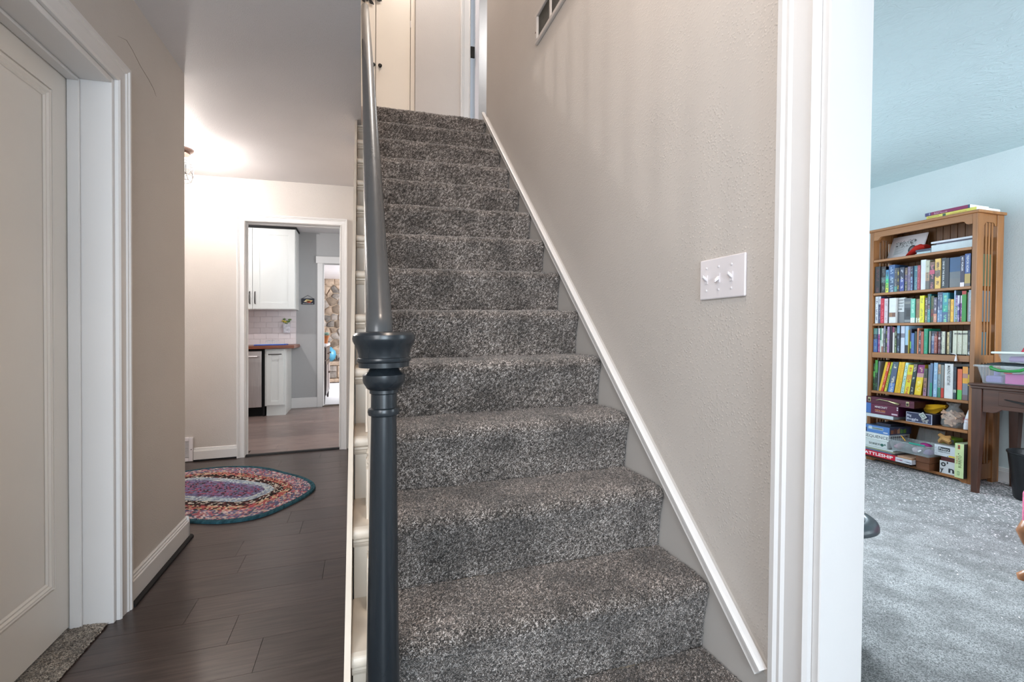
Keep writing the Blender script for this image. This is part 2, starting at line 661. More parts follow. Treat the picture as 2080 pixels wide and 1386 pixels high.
def casing_prof(w=0.07, t=0.02):
    """door casing section: u across the width from the opening outwards, w away from the wall"""
    return [(0, 0), (0, t * 0.55), (w * 0.08, t * 0.8), (w * 0.14, t * 0.55), (w * 0.30, t * 0.6), (w * 0.62, t * 0.7), (w * 0.68, t * 0.95),
            (w * 0.76, t * 0.95), (w * 0.82, t * 1.2), (w * 0.95, t * 1.2), (w, t * 0.9), (w, 0)]


def base_prof(h=0.1, t=0.015):
    return [(0, 0), (t, 0), (t, h * 0.74), (t * 0.75, h * 0.78), (t * 0.8, h * 0.84), (t * 0.5, h * 0.88), (t * 0.55, h * 0.95), (t * 0.25, h), (0, h)]


exec_parts = []
# ------------------------------------------------------------------ structure
XL, YK, XR = -0.869, 4.609, 0.895       # hall left wall, kitchen wall, stair wall
CE = 2.40                               # hall ceiling
UP = 2.639                              # landing level


def casing(name, plane_axis, plane, out, a0, a1, z0, zt, w, t, parent=None, m=None, legs=(True, True), **kw):
    """mitred casing around an opening a0..a1 (a0<a1) in a wall plane; out = +1/-1 faces along the axis"""
    b = B()

    def P(a, z):
        return (plane, a, z) if plane_axis == 'x' else (a, plane, z)

    def D(a, z):
        return (0, a, z) if plane_axis == 'x' else (a, 0, z)
    W = (out, 0, 0) if plane_axis == 'x' else (0, out, 0)
    st = []
    if legs[0]:
        st.append((P(a0, z0), D(-1, 0), W))
        st.append((P(a0, zt), D(-1, 1), W))
    else:
        st.append((P(a0, zt), D(0, 1), W))
    if legs[1]:
        st.append((P(a1, zt), D(1, 1), W))
        st.append((P(a1, z0), D(1, 0), W))
    else:
        st.append((P(a1, zt), D(0, 1), W))
    b.sweep(casing_prof(w, t), st)
    return struct(name, b, m or M['trim'], parent, **kw)


# floors --------------------------------------------------------
fl = struct('floor', B().box(-3, 0.895, -3.6, 4.73, -0.12, -0.004), M['gap'])
PW = 0.18


def planks(parent, rows, x0f, x1f, m, joints, length=1.22, seed=3):
    rr = random.Random(seed)
    for (ya, yb) in rows:
        x0, x1 = x0f(ya), x1f(ya)
        j = joints.get(round(ya, 2))
        if j is None:
            j = rr.uniform(-1.2, 0)
        xs = [x0]
        c = j - length * math.ceil((j - x0) / length)
        while c < x1 - 0.05:
            if c > x0 + 0.05:
                xs.append(c)
            c += length
        xs.append(x1)
        for a, b_ in zip(xs[:-1], xs[1:]):
            n = max(1, int((b_ - a) / 0.4))
            bb = B()
            bb.box(a + 0.0004, b_ - 0.0004, ya + 0.0004, yb - 0.0004, -0.012, 0.0)
            obj('plank', bb, m, parent, bevel=0.0006)


rows = []
k0 = math.ceil((-1.4 - 1.653) / PW)
for k in range(k0, 17):
    ya = 1.653 + PW * k
    rows.append((ya, min(ya + PW, YK)))
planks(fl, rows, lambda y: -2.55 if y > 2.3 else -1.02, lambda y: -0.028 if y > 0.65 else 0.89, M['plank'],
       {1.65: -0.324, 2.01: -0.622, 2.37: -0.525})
kf = struct('floor_kitchen', B().box(-3, 1.0, 4.73, 7.6, -0.12, -0.004), M['gap'])
rows = [(4.66 + PW * k, min(4.66 + PW * (k + 1), 7.40)) for k in range(16) if 4.66 + PW * k < 7.36]
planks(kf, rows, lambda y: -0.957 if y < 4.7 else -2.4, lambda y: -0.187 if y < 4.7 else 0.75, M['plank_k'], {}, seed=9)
struct('trim_1', B().prism([(4.605, 0), (4.612, 0.012), (4.652, 0.012), (4.664, 0)], 'x', -0.957, -0.187), M['black'])

# side room carpet
struct('floor_side', B().box(0.895, 4.5, -1.5, 3.75, -0.12, 0.0), M['grout'])
ny, nx = 470, 520
yy, xx = np.meshgrid(np.linspace(-0.2, 3.7, ny), np.linspace(1.012, 4.45, nx), indexing='ij')
zz = np.full_like(yy, 0.0)
carpet_mesh('carpet_side', np.stack([xx, yy, zz], -1), ny, nx, M['room_carpet'], amp=0.0006, kind='structure')

# door threshold carpet under the left door
ny, nx = 220, 26
yy, xx = np.meshgrid(np.linspace(1.25, 2.105, ny), np.linspace(-1.04, -0.885, nx), indexing='ij')
carpet_mesh('carpet_threshold', np.stack([xx, yy, 0.006 + 0.006 * np.sin((xx + 0.885) * -20)], -1), ny, nx, M['threshold_carpet'], amp=0.0018, kind='structure')

# left wall with its door opening
DO0, DO1, DOT = 1.24, 2.125, 2.005
b = B().box(-1.02, XL, DO1, 2.85, 0, CE + .02).box(-1.02, XL, -3.6, DO0, 0, CE + .02).box(-1.02, XL, DO0, DO1, DOT, CE + .02)
b.box(-3, -1.02, 2.73, 2.85, 0, CE + .02)
struct('wall_left', b, M['wall'])
# hairline crack in the plaster above the door
b = B()
pts = [(2.15, 2.20), (2.22, 2.225), (2.27, 2.215), (2.34, 2.19), (2.42, 2.175), (2.47, 2.16), (2.50, 2.14)]
b.tube([(XL + 0.0004, y, z - 0.02) for y, z in pts], [0.0003, 0.0009, 0.0008, 0.001, 0.0011, 0.0009, 0.0003], 5)
struct('crack', b, flat('crack_shadow', 120, 105, 95), bpy.data.objects['wall_left'])
d1 = thing('door_1', (-1.02, 1.68, 0), None, None, kind='structure')
b = B().box(-1.02, XL, DO1 - 0.02, DO1, 0, DOT).box(-1.02, XL, DO0, DO0 + 0.02, 0, DOT).box(-1.02, XL, DO0 + .02, DO1 - .02, DOT - 0.02, DOT)
struct('jamb', b, M['trim'], d1, bevel=0.002)
b = B().box(-0.999, -0.962, DO1 - 0.031, DO1 - 0.02, 0, DOT - 0.02).box(-0.999, -0.962, DO0 + 0.02, DO0 + 0.031, 0, DOT - 0.02)
b.box(-0.999, -0.962, DO0 + 0.031, DO1 - 0.031, DOT - 0.031, DOT - 0.02)
struct('door_stop', b, M['trim'], d1, bevel=0.003)
YD0, YD1, ZD0, ZD1 = DO0 + 0.023, DO1 - 0.022, 0.018, DOT - 0.023
PY0, PY1, PZ0, PZ1 = YD0 + 0.10, 2.02, 0.195, 1.90
b = B().box(-1.038, -1.001, YD0, PY0, ZD0, ZD1).box(-1.038, -1.001, PY1, YD1, ZD0, ZD1)
b.box(-1.038, -1.001, PY0, PY1, ZD0, PZ0).box(-1.038, -1.001, PY0, PY1, PZ1, ZD1)
struct('door_leaf', b, M['door'], d1)
struct('door_panel', B().box(-1.03, -1.012, PY0 - .005, PY1 + .005, PZ0 - .005, PZ1 + .005), M['door'], d1)
b = B()
pr = [(0, 0), (0, 0.003), (0.006, 0.010), (0.011, 0.008), (0.016, 0.009), (0.022, 0.004), (0.028, 0.005), (0.034, 0.0)]
xo = -1.012
st = [((xo, PY0, PZ0), (0, 1, 1), (1, 0, 0)), ((xo, PY1, PZ0), (0, -1, 1), (1, 0, 0)), ((xo, PY1, PZ1), (0, -1, -1), (1, 0, 0)),
      ((xo, PY0, PZ1), (0, 1, -1), (1, 0, 0)), ((xo, PY0, PZ0), (0, 1, 1), (1, 0, 0))]
b.sweep([(u, w + 0.001) for u, w in pr], st)
struct('panel_moulding', b, M['door'], d1)
b = B().lathe([(0.028, 0), (0.028, 0.006), (0.012, 0.012), (0.012, 0.03), (0.026, 0.045), (0.026, 0.06), (0.012, 0.068)], (-1.001, YD0 + 0.06, 0.96), 20, 'x')
struct('door_knob', b, M['blackmetal'], d1, smooth=40)
casing('casing', 'x', XL, 1, DO0, DO1, 0, DOT, 0.078, 0.02, d1)
struct('baseboard_left', B().sweep(base_prof(0.108, 0.016), [((XL, 2.203, 0.012), (1, 0, 0), (0, 0, 1)), ((XL, 2.866, 0.012), (1, 0, 0), (0, 0, 1))]), M['trim'])
b = B().prism([(XL, 0), (XL + 0.03, 0), (XL + 0.03, 0.008), (XL + 0.022, 0.017), (XL, 0.017)], 'y', 2.205, 2.88)
struct('trim_2', b, M['black'])
struct('baseboard_branch', B().sweep(base_prof(0.108, 0.016), [((-1.8, 2.85, 0.012), (0, 1, 0), (0, 0, 1)), ((XL + .016, 2.85, 0.012), (0, 1, 0), (0, 0, 1))]), M['trim'])

# hall branch and entry enclosure
struct('wall_branch', B().box(-2.75, -2.6, 2.85, YK, 0, CE + .02), M['wall'])
struct('wall_entry', B().box(-1.1, 1.02, -3.72, -3.6, -0.1, 2.7).box(1.0, 4.6, -1.62, -1.5, -0.1, 2.7), M['wall'])

# kitchen wall with doorway
KX0, KX1, KT = -0.957, -0.187, 2.035
b = B().box(-3, KX0 - .016, YK, YK + 0.12, 0, CE + .08).box(KX1 + .016, 0.895, YK, YK + 0.12, 0, CE + .08).box(KX0 - .016, KX1 + .016, YK, YK + 0.12, KT + .016, CE + .08)
struct('wall_kitchen', b, M['wall'])
d2 = thing('door_2', (-0.56, YK, 0), None, None, kind='structure')
casing('casing', 'y', YK, -1, KX0, KX1, 0, KT, 0.062, 0.02, d2)
b = B().box(KX0 - .016, KX0 + .001, YK - .003, YK + .123, 0, KT).box(KX1 - .001, KX1 + .016, YK - .003, YK + .123, 0, KT).box(KX0, KX1, YK - .003, YK + .123, KT - .001, KT + .016)
struct('jamb', b, M['trim'], d2, bevel=.002)
struct('door_stop', B().box(KX0 + .001, KX0 + .007, YK + .05, YK + .09, 0, KT).box(KX1 - .007, KX1 - .001, YK + .05, YK + .09, 0, KT)
       .box(KX0 + .007, KX1 - .007, YK + .05, YK + .09, KT - .010, KT), M['trim'], d2, bevel=.002)
struct('baseboard_kitchen_wall', B().sweep(base_prof(0.1, 0.015), [((-1.34, YK, 0.012), (0, -1, 0), (0, 0, 1)), ((KX0 - .063, YK, 0.012), (0, -1, 0), (0, 0, 1))]), M['trim'])
struct('trim_3', B().box(-1.34, KX0 - .063, YK - .022, YK, 0, 0.014), M['black'])

# ceilings
b = B().box(-3, -0.007, -3.6, 4.73, CE, UP - 0.012).box(-0.007, 0.895, -3.6, 0.28, CE, UP - 0.012)
struct('ceiling', b, M['ceil'])
struct('ceiling_upper', B().box(-1.6, 2.2, 0.1, 5.4, 5.1, 5.2), M['wall_up'])
struct('ceiling_side', B().box(1.0, 4.6, -1.6, 3.85, 2.40, 2.5), M['ceil_side'])
struct('ceiling_kitchen', B().box(-3, 1.0, 4.73, 7.5, 2.505, 2.6), M['ceil'])

# stair wall (right)
JY = 0.745
b = B().box(XR, XR + 0.117, JY, 3.52, -0.1, 5.15).box(XR, XR + 0.117, -3.6, -0.5, -0.1, 5.15).box(XR, XR + 0.117, -0.5, JY, 2.05, 5.15)
struct('wall_right', b, M['wall'])
d3 = thing('door_3', (XR, 0.12, 0), None, None, kind='structure')
casing('casing', 'x', XR, -1, -0.5, JY, 0, 2.05, 0.088, 0.024, d3)
casing('casing', 'x', XR + 0.117, 1, -0.5, JY, 0, 2.05, 0.07, 0.012, d3)
struct('jamb', B().box(XR - .002, XR + 0.119, JY - .018, JY, 0, 2.05).box(XR - .002, XR + 0.119, -0.5, -.482, 0, 2.05)
       .box(XR - .002, XR + .119, -.482, JY - .018, 2.032, 2.05), M['trim'], d3, bevel=.002)

# side room walls
struct('wall_side', B().box(4.45, 4.57, -1.5, 3.8, -0.1, 2.5), M['wall_side'])
struct('wall_side_far', B().box(1.0, 4.45, 3.7, 3.82, -0.1, 2.5), M['wall_side'])
struct('baseboard_side', B().sweep(base_prof(0.1, 0.015), [((4.45, 3.7, 0), (-1, 0, 0), (0, 0, 1)), ((4.45, -1.5, 0), (-1, 0, 0), (0, 0, 1))]), M['trim'])

# upper landing shell
b = B().box(0.436, 0.92, 4.2, 4.32, UP, 5.1).box(-1.5, 0.436, 4.3, 4.42, UP, 5.1).box(0.92, 1.7, 4.2, 4.32, 4.75, 5.1).box(1.7, 2.1, 4.2, 4.32, UP, 5.1)
struct('wall_landing', b, M['wall_up'])
struct('wall_stairwell', B().box(-1.5, 0.895, 0.16, 0.28, 2.6, 5.15).box(-1.6, -1.5, 0.2, 4.4, UP, 5.15).box(2.0, 2.1, 3.4, 5.3, 2.4, 5.15).box(0.9, 2.1, 5.2, 5.3, 2.4, 5.15), M['wall_up'])
struct('floor_landing', B().box(-0.007, 2.1, 3.47, 5.3, CE, UP - 0.012), M['wall_up'])
d4 = thing('door_4', (0.92, 4.2, UP), None, None, kind='structure')
casing('casing', 'y', 4.2, -1, 0.915, 1.7, UP, 4.75, 0.09, 0.022, d4)
struct('jamb', B().box(0.90, 0.918, 4.195, 4.33, UP, 4.75), M['trim'], d4, bevel=.002)
struct('open_door_leaf', B().box(0.965, 1.0, 4.21, 4.95, UP + .01, 4.73), M['plastic'], d4, bevel=.002)
struct('strike_plate', B().box(0.918, 0.955, 4.187, 4.199, 3.50, 3.60), M['blackmetal'], d4, bevel=.002)
point('bright_room_lamp', (1.5, 4.8, 4.3), 8, (0.93, 0.97, 1.0), 0.1)
struct('baseboard_landing', B().sweep(base_prof(0.1, 0.015), [((0.436, 4.2, UP), (0, -1, 0), (0, 0, 1)), ((0.825, 4.2, UP), (0, -1, 0), (0, 0, 1))]), M['trim'])

# closet on the landing
cl = thing('closet', (0.03, 4.29, UP), 'white flush closet doors with black knobs at the top landing', 'closet')
for nm, xa, xb, kx in (('closet_door', 0.110, 0.395, 0.143), ('closet_door', -0.18, 0.105, 0.088)):
    dd = obj(nm, B().box(xa, xb, 4.262, 4.288, UP + .012, 4.66), M['closet'], cl, bevel=.002)
    obj('knob', B().lathe([(0.008, 0), (0.007, -.012), (0.015, -.02), (0.017, -.028), (0.012, -.036), (0.003, -.038)], (kx, 4.262, 3.335), 16, 'y'), M['blackmetal'], dd, smooth=40)
    obj('hinge', B().box(xb + .001 if xa > 0 else xa - .006, xb + .006 if xa > 0 else xa - .001, 4.255, 4.262, 3.71, 3.77), M['plastic'], dd)
obj('closet_frame', B().box(0.40, 0.436, 4.268, 4.299, UP, 4.72).box(-0.22, -0.185, 4.268, 4.299, UP, 4.72).box(-0.185, 0.40, 4.268, 4.299, 4.665, 4.72), M['closet'], cl, bevel=.002)

# kitchen and far room shell
KW = 7.38
FX0, FX1, FT = -0.535, 0.35, 2.067
b = B().box(-3, FX0, KW, KW + 0.12, 0, 2.6).box(FX1, 1.0, KW, KW + .12, 0, 2.6).box(FX0, FX1, KW, KW + .12, FT, 2.6)
struct('wall_kitchen_back', b, M['wall_kit'])
struct('wall_kitchen_side', B().box(-2.75, -2.6, 4.7, 7.5, 0, 2.6).box(0.95, 1.05, 4.7, 7.5, 0, 2.6), M['wall'])
d5 = thing('door_5', (FX0, KW, 0), None, None, kind='structure')
b = B().box(FX0 - .07, FX0, KW - .02, KW, 0, FT + .003).box(FX1, FX1 + .07, KW - .02, KW, 0, FT + .003)
struct('casing', b, M['trim'], d5, bevel=.002)
struct('head_casing', B().box(FX0 - .09, FX1 + .09, KW - .026, KW, FT + .003, FT + .1), M['trim'], d5, bevel=.002)
struct('jamb', B().box(FX0, FX0 + .015, KW, KW + .12, 0, FT).box(FX1 - .015, FX1, KW, KW + .12, 0, FT), M['trim'], d5)
struct('baseboard_kitchen', B().box(-0.945, FX0 - .07, KW - .015, KW, 0, 0.145), M['trim'], bevel=.003)
struct('trim_4', B().box(FX0, FX1, KW, KW + .05, 0, .012), flat('bronze_strip', 96, 82, 70))
struct('floor_far', B().box(-3, 2.5, KW + .12, 12, -0.12, 0.0).box(FX0 - .05, FX1 + .05, KW + .03, KW + .13, -.1, .001), M['white_carpet'])
struct('wall_far', B().box(-3, 2.5, 11.62, 11.75, 0, 2.7).box(-3, -2.9, 7.5, 11.7, 0, 2.7).box(2.4, 2.5, 7.5, 11.7, 0, 2.7), M['mortar'])
struct('ceiling_far', B().box(-3, 2.5, 7.5, 11.75, 2.30, 2.4), M['plastic'])

# ------------------------------------------------------------------ staircase
st = thing('staircase', (0.42, 0.9, 0), 'carpeted staircase with cream painted tread ends climbing to the landing', 'staircase')
Y1, RUN, RISE, TOP0 = 0.6154, 0.2019, 0.1863, 0.0305
CX0, CX1 = 0.052, 0.874


def step_y(n):
    return Y1 + RUN * n


def step_top(n):
    return TOP0 + RISE * n


def step_profile(n, res):
    y, T = step_y(n), step_top(n)
    back = step_y(n + 1) + 0.018 if n < 14 else 4.2
    key = [(y + .022, T - RISE - 0.002), (y + .019, T - .13), (y + .012, T - .085), (y + .004, T - .055), (y - .001, T - .036), (y + .000, T - .024),
           (y + .006, T - .013), (y + .016, T - .006), (y + .032, T - .003), (y + .06, T), (back, T)]
    if n == 1:
        key[0] = (y + .02, 0.0)
    P = np.array(key)
    d = np.r_[0, np.cumsum(np.hypot(*np.diff(P, axis=0).T))]
    s = np.linspace(0, d[-1], max(8, int(d[-1] / res)))
    yy, zz = np.interp(s, d, P[:, 0]), np.interp(s, d, P[:, 1])
    ty, tz = np.gradient(yy), np.gradient(zz)
    L = np.hypot(ty, tz)
    return yy, zz, -tz / L, ty / L


for n in range(1, 15):
    res = 0.0034 if n <= 4 else (0.0045 if n <= 8 else 0.006)
    y, z, nyv, nzv = step_profile(n, res)
    nx = int((CX1 - CX0) / res)
    x = np.linspace(CX0, CX1, nx)
    pos = np.stack([np.broadcast_to(x[None, :], (len(y), nx)), np.broadcast_to(y[:, None], (len(y), nx)), np.broadcast_to(z[:, None], (len(y), nx))], -1).copy()
    # the right edge of the pile rolls over
    e = np.clip((x - (CX1 - 0.012)) / 0.012, 0, 1) ** 2
    nn = np.stack([np.zeros_like(y), nyv, nzv], -1)[:, None, :]
    nn = np.broadcast_to(nn, pos.shape)
    wob = 0.0014 * np.sin(x * 23 + n * 1.7) + 0.0008 * np.sin(x * 51 + n * 3.1)
    pos = pos + nn * (wob[None, :, None] - 0.008 * e[None, :, None])
    carpet_mesh('carpet_step', pos, len(y), nx, M['stair_carpet'], st, amp=0.0014 if n <= 8 else 0.0018, normal=nn)
# wooden carcass under the carpet, tread ends and risers at the open side
b = B()
for n in range(1, 15):
    y, T = step_y(n), step_top(n)
    b.box(0.02, 0.872, y + .03, (step_y(n + 1) + .03) if n < 14 else 3.47, max(-.0, T - RISE - .06), T - .012)
obj('carcass', b, M['cream'], st)
def open_x(y):
    """the open edge of the flight drifts slightly outwards as it climbs"""
    return -0.031 - 0.0055 * (y - 0.97)


for n in range(1, 14):
    y = step_y(n)
    T = step_top(n) - (.0025 + .0023 * n)
    xl = open_x(y) + 0.0125
    pr = [(y + .000, T - .014), (y + .003, T - .026), (y + .012, T - .031), (y + RUN + .03, T - .031), (y + RUN + .03, T), (y + .016, T), (y + .004, T - .004)]
    b = B().prism(pr, 'x', xl, 0.06)
    obj('tread_end', b, M['cream'], st, bevel=.005, seg=3)
    b = B().box(xl + .004, 0.06, y + .028, y + .044, T - RISE - .01, T - .031)
    b.prism([(y + .012, T - .031), (y + .029, T - .031), (y + .029, T - .056), (y + .024, T - .054), (y + .019, T - .046), (y + .017, T - .040), (y + .012, T - .038)], 'x', xl + .002, 0.06)
    obj('riser_end', b, M['cream'], st, bevel=.001)
# closed outer string whose top edge shows as a cream strip
sl = RISE / RUN


def nose(y):
    return sl * (y - Y1) + TOP0


ye = (CE - 0.0 - TOP0 - .012) / sl + Y1
b = B()
yA, yB = 0.70, ye
for (yy0, zz0, yy1, zz1) in ((yA, nose(yA) + .004, yB, CE), ):
    o0, o1 = open_x(yy0), open_x(yy1)
    w_ = .0125
    vs = [(o0, yy0, zz0), (o0 + w_, yy0, zz0), (o1 + w_, yy1, zz1), (o1, yy1, zz1), (o0, yy0, 0), (o0 + w_, yy0, 0), (o0, .86, 0), (o0 + w_, .86, 0),
          (o1, yy1 + .32, zz1), (o1 + w_, yy1 + .32, zz1)]
    b.add(vs, [(0, 1, 2, 3), (0, 4, 5, 1), (4, 6, 7, 5), (6, 8, 9, 7), (8, 3, 2, 9), (0, 3, 8, 6, 4), (1, 5, 7, 9, 2)])
obj('outer_string', b, M['cream'], st)
struct('wall_under_stairs', B().prism([(1.06, 0), (4.609, 0), (4.609, CE), (3.60, CE)], 'x', -0.036, -0.030), M['cream'])
# skirting board and moulding on the stair wall
SK = lambda y: 2.682 + 0.908 * (y - 3.47)
b = B().prism([(0.837, 0), (0.837, SK(.837) - .02), (3.47, SK(3.47) - .02), (3.52, SK(3.47) + .0), (3.52, 2.5), (1.3, 0)], 'x', 0.8745, XR)
struct('trim_5', b, M['skirt'])
b = B()
c, s_ = math.cos(math.atan(.908)), math.sin(math.atan(.908))
U = (0, -s_, c)
pr = [(-0.036, 0), (-.036, .012), (-.030, .016), (-.024, .013), (-.021, .017), (-.012, .017), (-.009, .020), (-.003, .020), (0, .014), (0, 0)]
b.sweep(pr, [((0.8755, 0.838, SK(.838)), U, (-1, 0, 0)), ((0.8755, 3.50, SK(3.50)), U, (-1, 0, 0))])
b.add([], [])
struct('trim_6', b, M['trim'])

# ------------------------------------------------------------------ banister
bn = thing('banister', (0.042, 0.95, 0.236), 'dark painted newel post and handrail with cream balusters on the open stair side', 'banister')
nc = (0.042, 0.95, 0)
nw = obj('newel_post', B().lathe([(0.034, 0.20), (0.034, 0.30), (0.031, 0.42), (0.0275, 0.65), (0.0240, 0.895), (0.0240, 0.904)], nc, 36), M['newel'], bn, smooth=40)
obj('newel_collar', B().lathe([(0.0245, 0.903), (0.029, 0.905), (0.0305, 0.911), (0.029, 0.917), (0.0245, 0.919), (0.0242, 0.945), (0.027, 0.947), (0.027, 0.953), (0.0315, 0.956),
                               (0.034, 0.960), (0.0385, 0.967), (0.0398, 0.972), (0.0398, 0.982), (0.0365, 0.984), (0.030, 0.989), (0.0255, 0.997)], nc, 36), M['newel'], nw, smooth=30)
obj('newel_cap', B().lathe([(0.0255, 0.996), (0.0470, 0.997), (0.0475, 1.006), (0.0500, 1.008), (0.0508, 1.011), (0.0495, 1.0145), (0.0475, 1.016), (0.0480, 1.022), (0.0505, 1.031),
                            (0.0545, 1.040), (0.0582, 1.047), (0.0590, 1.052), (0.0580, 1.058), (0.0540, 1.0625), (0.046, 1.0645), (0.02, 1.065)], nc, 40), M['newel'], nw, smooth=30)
w, h = 0.0255, 0.026
pr = []
for a in np.linspace(0, math.pi, 13):
    pr.append((w * math.cos(a), 0.006 + 0.024 * math.sin(a)))
pr += [(-w * .98, -.004), (-w * .72, -.012), (-w * .66, -.024), (w * .66, -.024), (w * .72, -.012), (w * .98, -.004)]
A, E_ = Vector((0.0335, 0.985, 1.078)), Vector((0.0150, 3.47, 3.300))
dirv = (E_ - A).normalized()
Rv = Vector((1, 0, 0))
Rv = (Rv - dirv * Rv.dot(dirv)).normalized()
Uv = Rv.cross(dirv)
path = []
p = A.copy()
for th in (50, 58, 66, 74, 82, 90):          # the rail turns down into the newel cap
    t_ = math.radians(th)
    p = p - Vector((0, math.cos(t_), math.sin(t_))) * .006
    path.insert(0, (p.copy(), Vector((1, 0, 0)), Vector((0, -math.sin(t_), math.cos(t_)))))
for t in np.linspace(0, 1, 14):
    p = A.lerp(E_, t)
    p = p + Uv * (0.018 * math.sin(math.pi * t))
    path.append((p, Rv, Uv))
path.append((E_ + dirv * .012 - Uv * .002, Rv * .8, Uv * .8))
path.append((E_ + dirv * .018 - Uv * .002, Rv * .4, Uv * .4))
obj('handrail', B().sweep(pr, path), M['rail'], bn, smooth=50)
rs = (E_.z - A.z) / (E_.y - A.y)
for n in range(1, 13):
    for dy in (0.075, 0.176):
        y = step_y(n) + dy
        if y < 1.03 or y > 3.38:
            continue
        t = (y - A.y) / (E_.y - A.y)
        zr = A.z + (E_.z - A.z) * t - 0.030 + 0.013 * math.sin(math.pi * t)
        x = 0.030 - 0.012 * t
        T = step_top(n) - .01
        H = zr - T
        q = 0.0145
        bb = B().box(x - q, x + q, y - q, y + q, T, T + 0.13)
        bb.lathe([(0.0145, .128), (0.011, .136), (0.015, .146), (0.009, .160), (0.0125, .26), (0.0105, H * .6), (0.0085, H - .15), (0.0135, H - .135), (0.010, H - .12), (0.0145, H - .108)], (x, y, T), 14)
        bb.box(x - q * .9, x + q * .9, y - q * .9, y + q * .9, T + H - .11, T + H)
        obj('baluster', bb, M['cream'], bn, smooth=35)
# ------------------------------------------------------------------ hall fittings
# ceiling light with a wire cage
lx, ly = -1.258, 4.0
cz = CE
lt = thing('ceiling_light', (lx, ly, cz - 0.25), 'caged wire ceiling light with lit bulb over the braided rug', 'ceiling light')
obj('ceiling_plate', B().lathe([(0.094, 0.0), (0.094, -.008), (0.088, -.014), (0.076, -.020), (0.072, -.034), (0.03, -.036)], (lx, ly, cz), 36), M['bronze'], lt, smooth=30)
obj('socket', B().lathe([(0.030, -.034), (0.030, -.06), (0.024, -.062), (0.024, -.095), (0.018, -.10)], (lx, ly, cz), 24), M['bronze'], lt, smooth=30)
obj('bulb', B().lathe([(0.010, -.098), (0.014, -.104), (0.026, -.118), (0.031, -.135), (0.028, -.152), (0.016, -.165), (0.003, -.168)], (lx, ly, cz), 20), M['bulb'], lt, smooth=60)
b = B()
z1, z2, z3 = cz - .078, cz - .112, cz - .225
R1, R2, R3 = 0.055, 0.095, 0.093
ring = lambda r, z, k, o=0: [(lx + r * math.cos(2 * math.pi * (i + o) / k), ly + r * math.sin(2 * math.pi * (i + o) / k), z) for i in range(k)]
ra, rb, rc_, rd = ring(R1, z1, 8), ring(R2, z2, 8), ring(R2, z3 + .035, 8), ring(0.078, z3, 8, .5)
for r in (ra, rb, rc_, rd):
    for i in range(8):
        b.tube([r[i], r[(i + 1) % 8]], 0.0016, 5)
for i in range(8):
    b.tube([ra[i], rb[i], rc_[i]], 0.0016, 5)
    b.tube([rc_[i], rd[i]], 0.0016, 5)
    b.tube([rc_[(i + 1) % 8], rd[i]], 0.0016, 5)
    b.tube([rb[i], rc_[(i + 1) % 8]], 0.0013, 5)
for i in range(0, 8, 2):
    b.tube([(lx + .029 * math.cos(math.pi * i / 4), ly + .029 * math.sin(math.pi * i / 4), cz - .06), ra[i]], 0.0016, 5)
obj('wire_cage', b, M['blackmetal'], lt)

# floor register on the kitchen wall
vx0, vx1, vz0, vz1 = -1.62, -1.343, 0.004, 0.205
vt = thing('floor_register', ((vx0 + vx1) / 2, YK, vz0), 'white louvred wall register low on the wall behind the rug', 'vent')
b = B().box(vx0, vx0 + .03, YK - .018, YK, vz0, vz1).box(vx1 - .03, vx1, YK - .018, YK, vz0, vz1).box(vx0 + .03, vx1 - .03, YK - .018, YK, vz0, vz0 + .03).box(vx0 + .03, vx1 - .03, YK - .018, YK, vz1 - .03, vz1)
obj('frame', b, M['plastic'], vt, bevel=.003)
obj('back', B().box(vx0 + .03, vx1 - .03, YK - .004, YK, vz0 + .03, vz1 - .03), M['screen'], vt)
for i in range(13):
    z = vz0 + .035 + i * .0105
    obj('louvre', B().prism([(YK - .016, z), (YK - .004, z + .006), (YK - .004, z + .0075), (YK - .016, z + .002)], 'x', vx0 + .03, vx1 - .03), M['plastic'], vt)
obj('screw', B().lathe([(0.004, 0), (.004, -.002)], (vx1 - .012, YK - .018, vz0 + .1), 10, 'y'), M['nickel'], vt)

# return grille high on the stair wall
gx = XR
gy0, gy1, gz0, gz1 = 1.62, 2.415, 2.588, 2.752
vt = thing('return_grille', (gx, (gy0 + gy1) / 2, gz0), 'long return air grille with dark screen high on the stair wall', 'vent')
fwid = .022
b = B().box(gx - .016, gx, gy0, gy1, gz0, gz0 + fwid).box(gx - .016, gx, gy0, gy1, gz1 - fwid, gz1)
b.box(gx - .016, gx, gy0, gy0 + fwid, gz0 + fwid, gz1 - fwid).box(gx - .016, gx, gy1 - fwid, gy1, gz0 + fwid, gz1 - fwid)
obj('frame', b, M['wall_up'], vt, bevel=.003)
obj('screen', B().box(gx - .004, gx, gy0 + fwid, gy1 - fwid, gz0 + fwid, gz1 - fwid), M['screen'], vt)
for y in (1.82, 2.02, 2.215):
    obj('mullion', B().box(gx - .013, gx - .004, y - .006, y + .006, gz0 + fwid, gz1 - fwid), M['wall_up'], vt)
obj('screw', B().lathe([(0.005, 0), (.004, -.002)], (gx - .016, gy1 - .011, gz0 + .06), 10, 'x'), M['bronze'], vt)

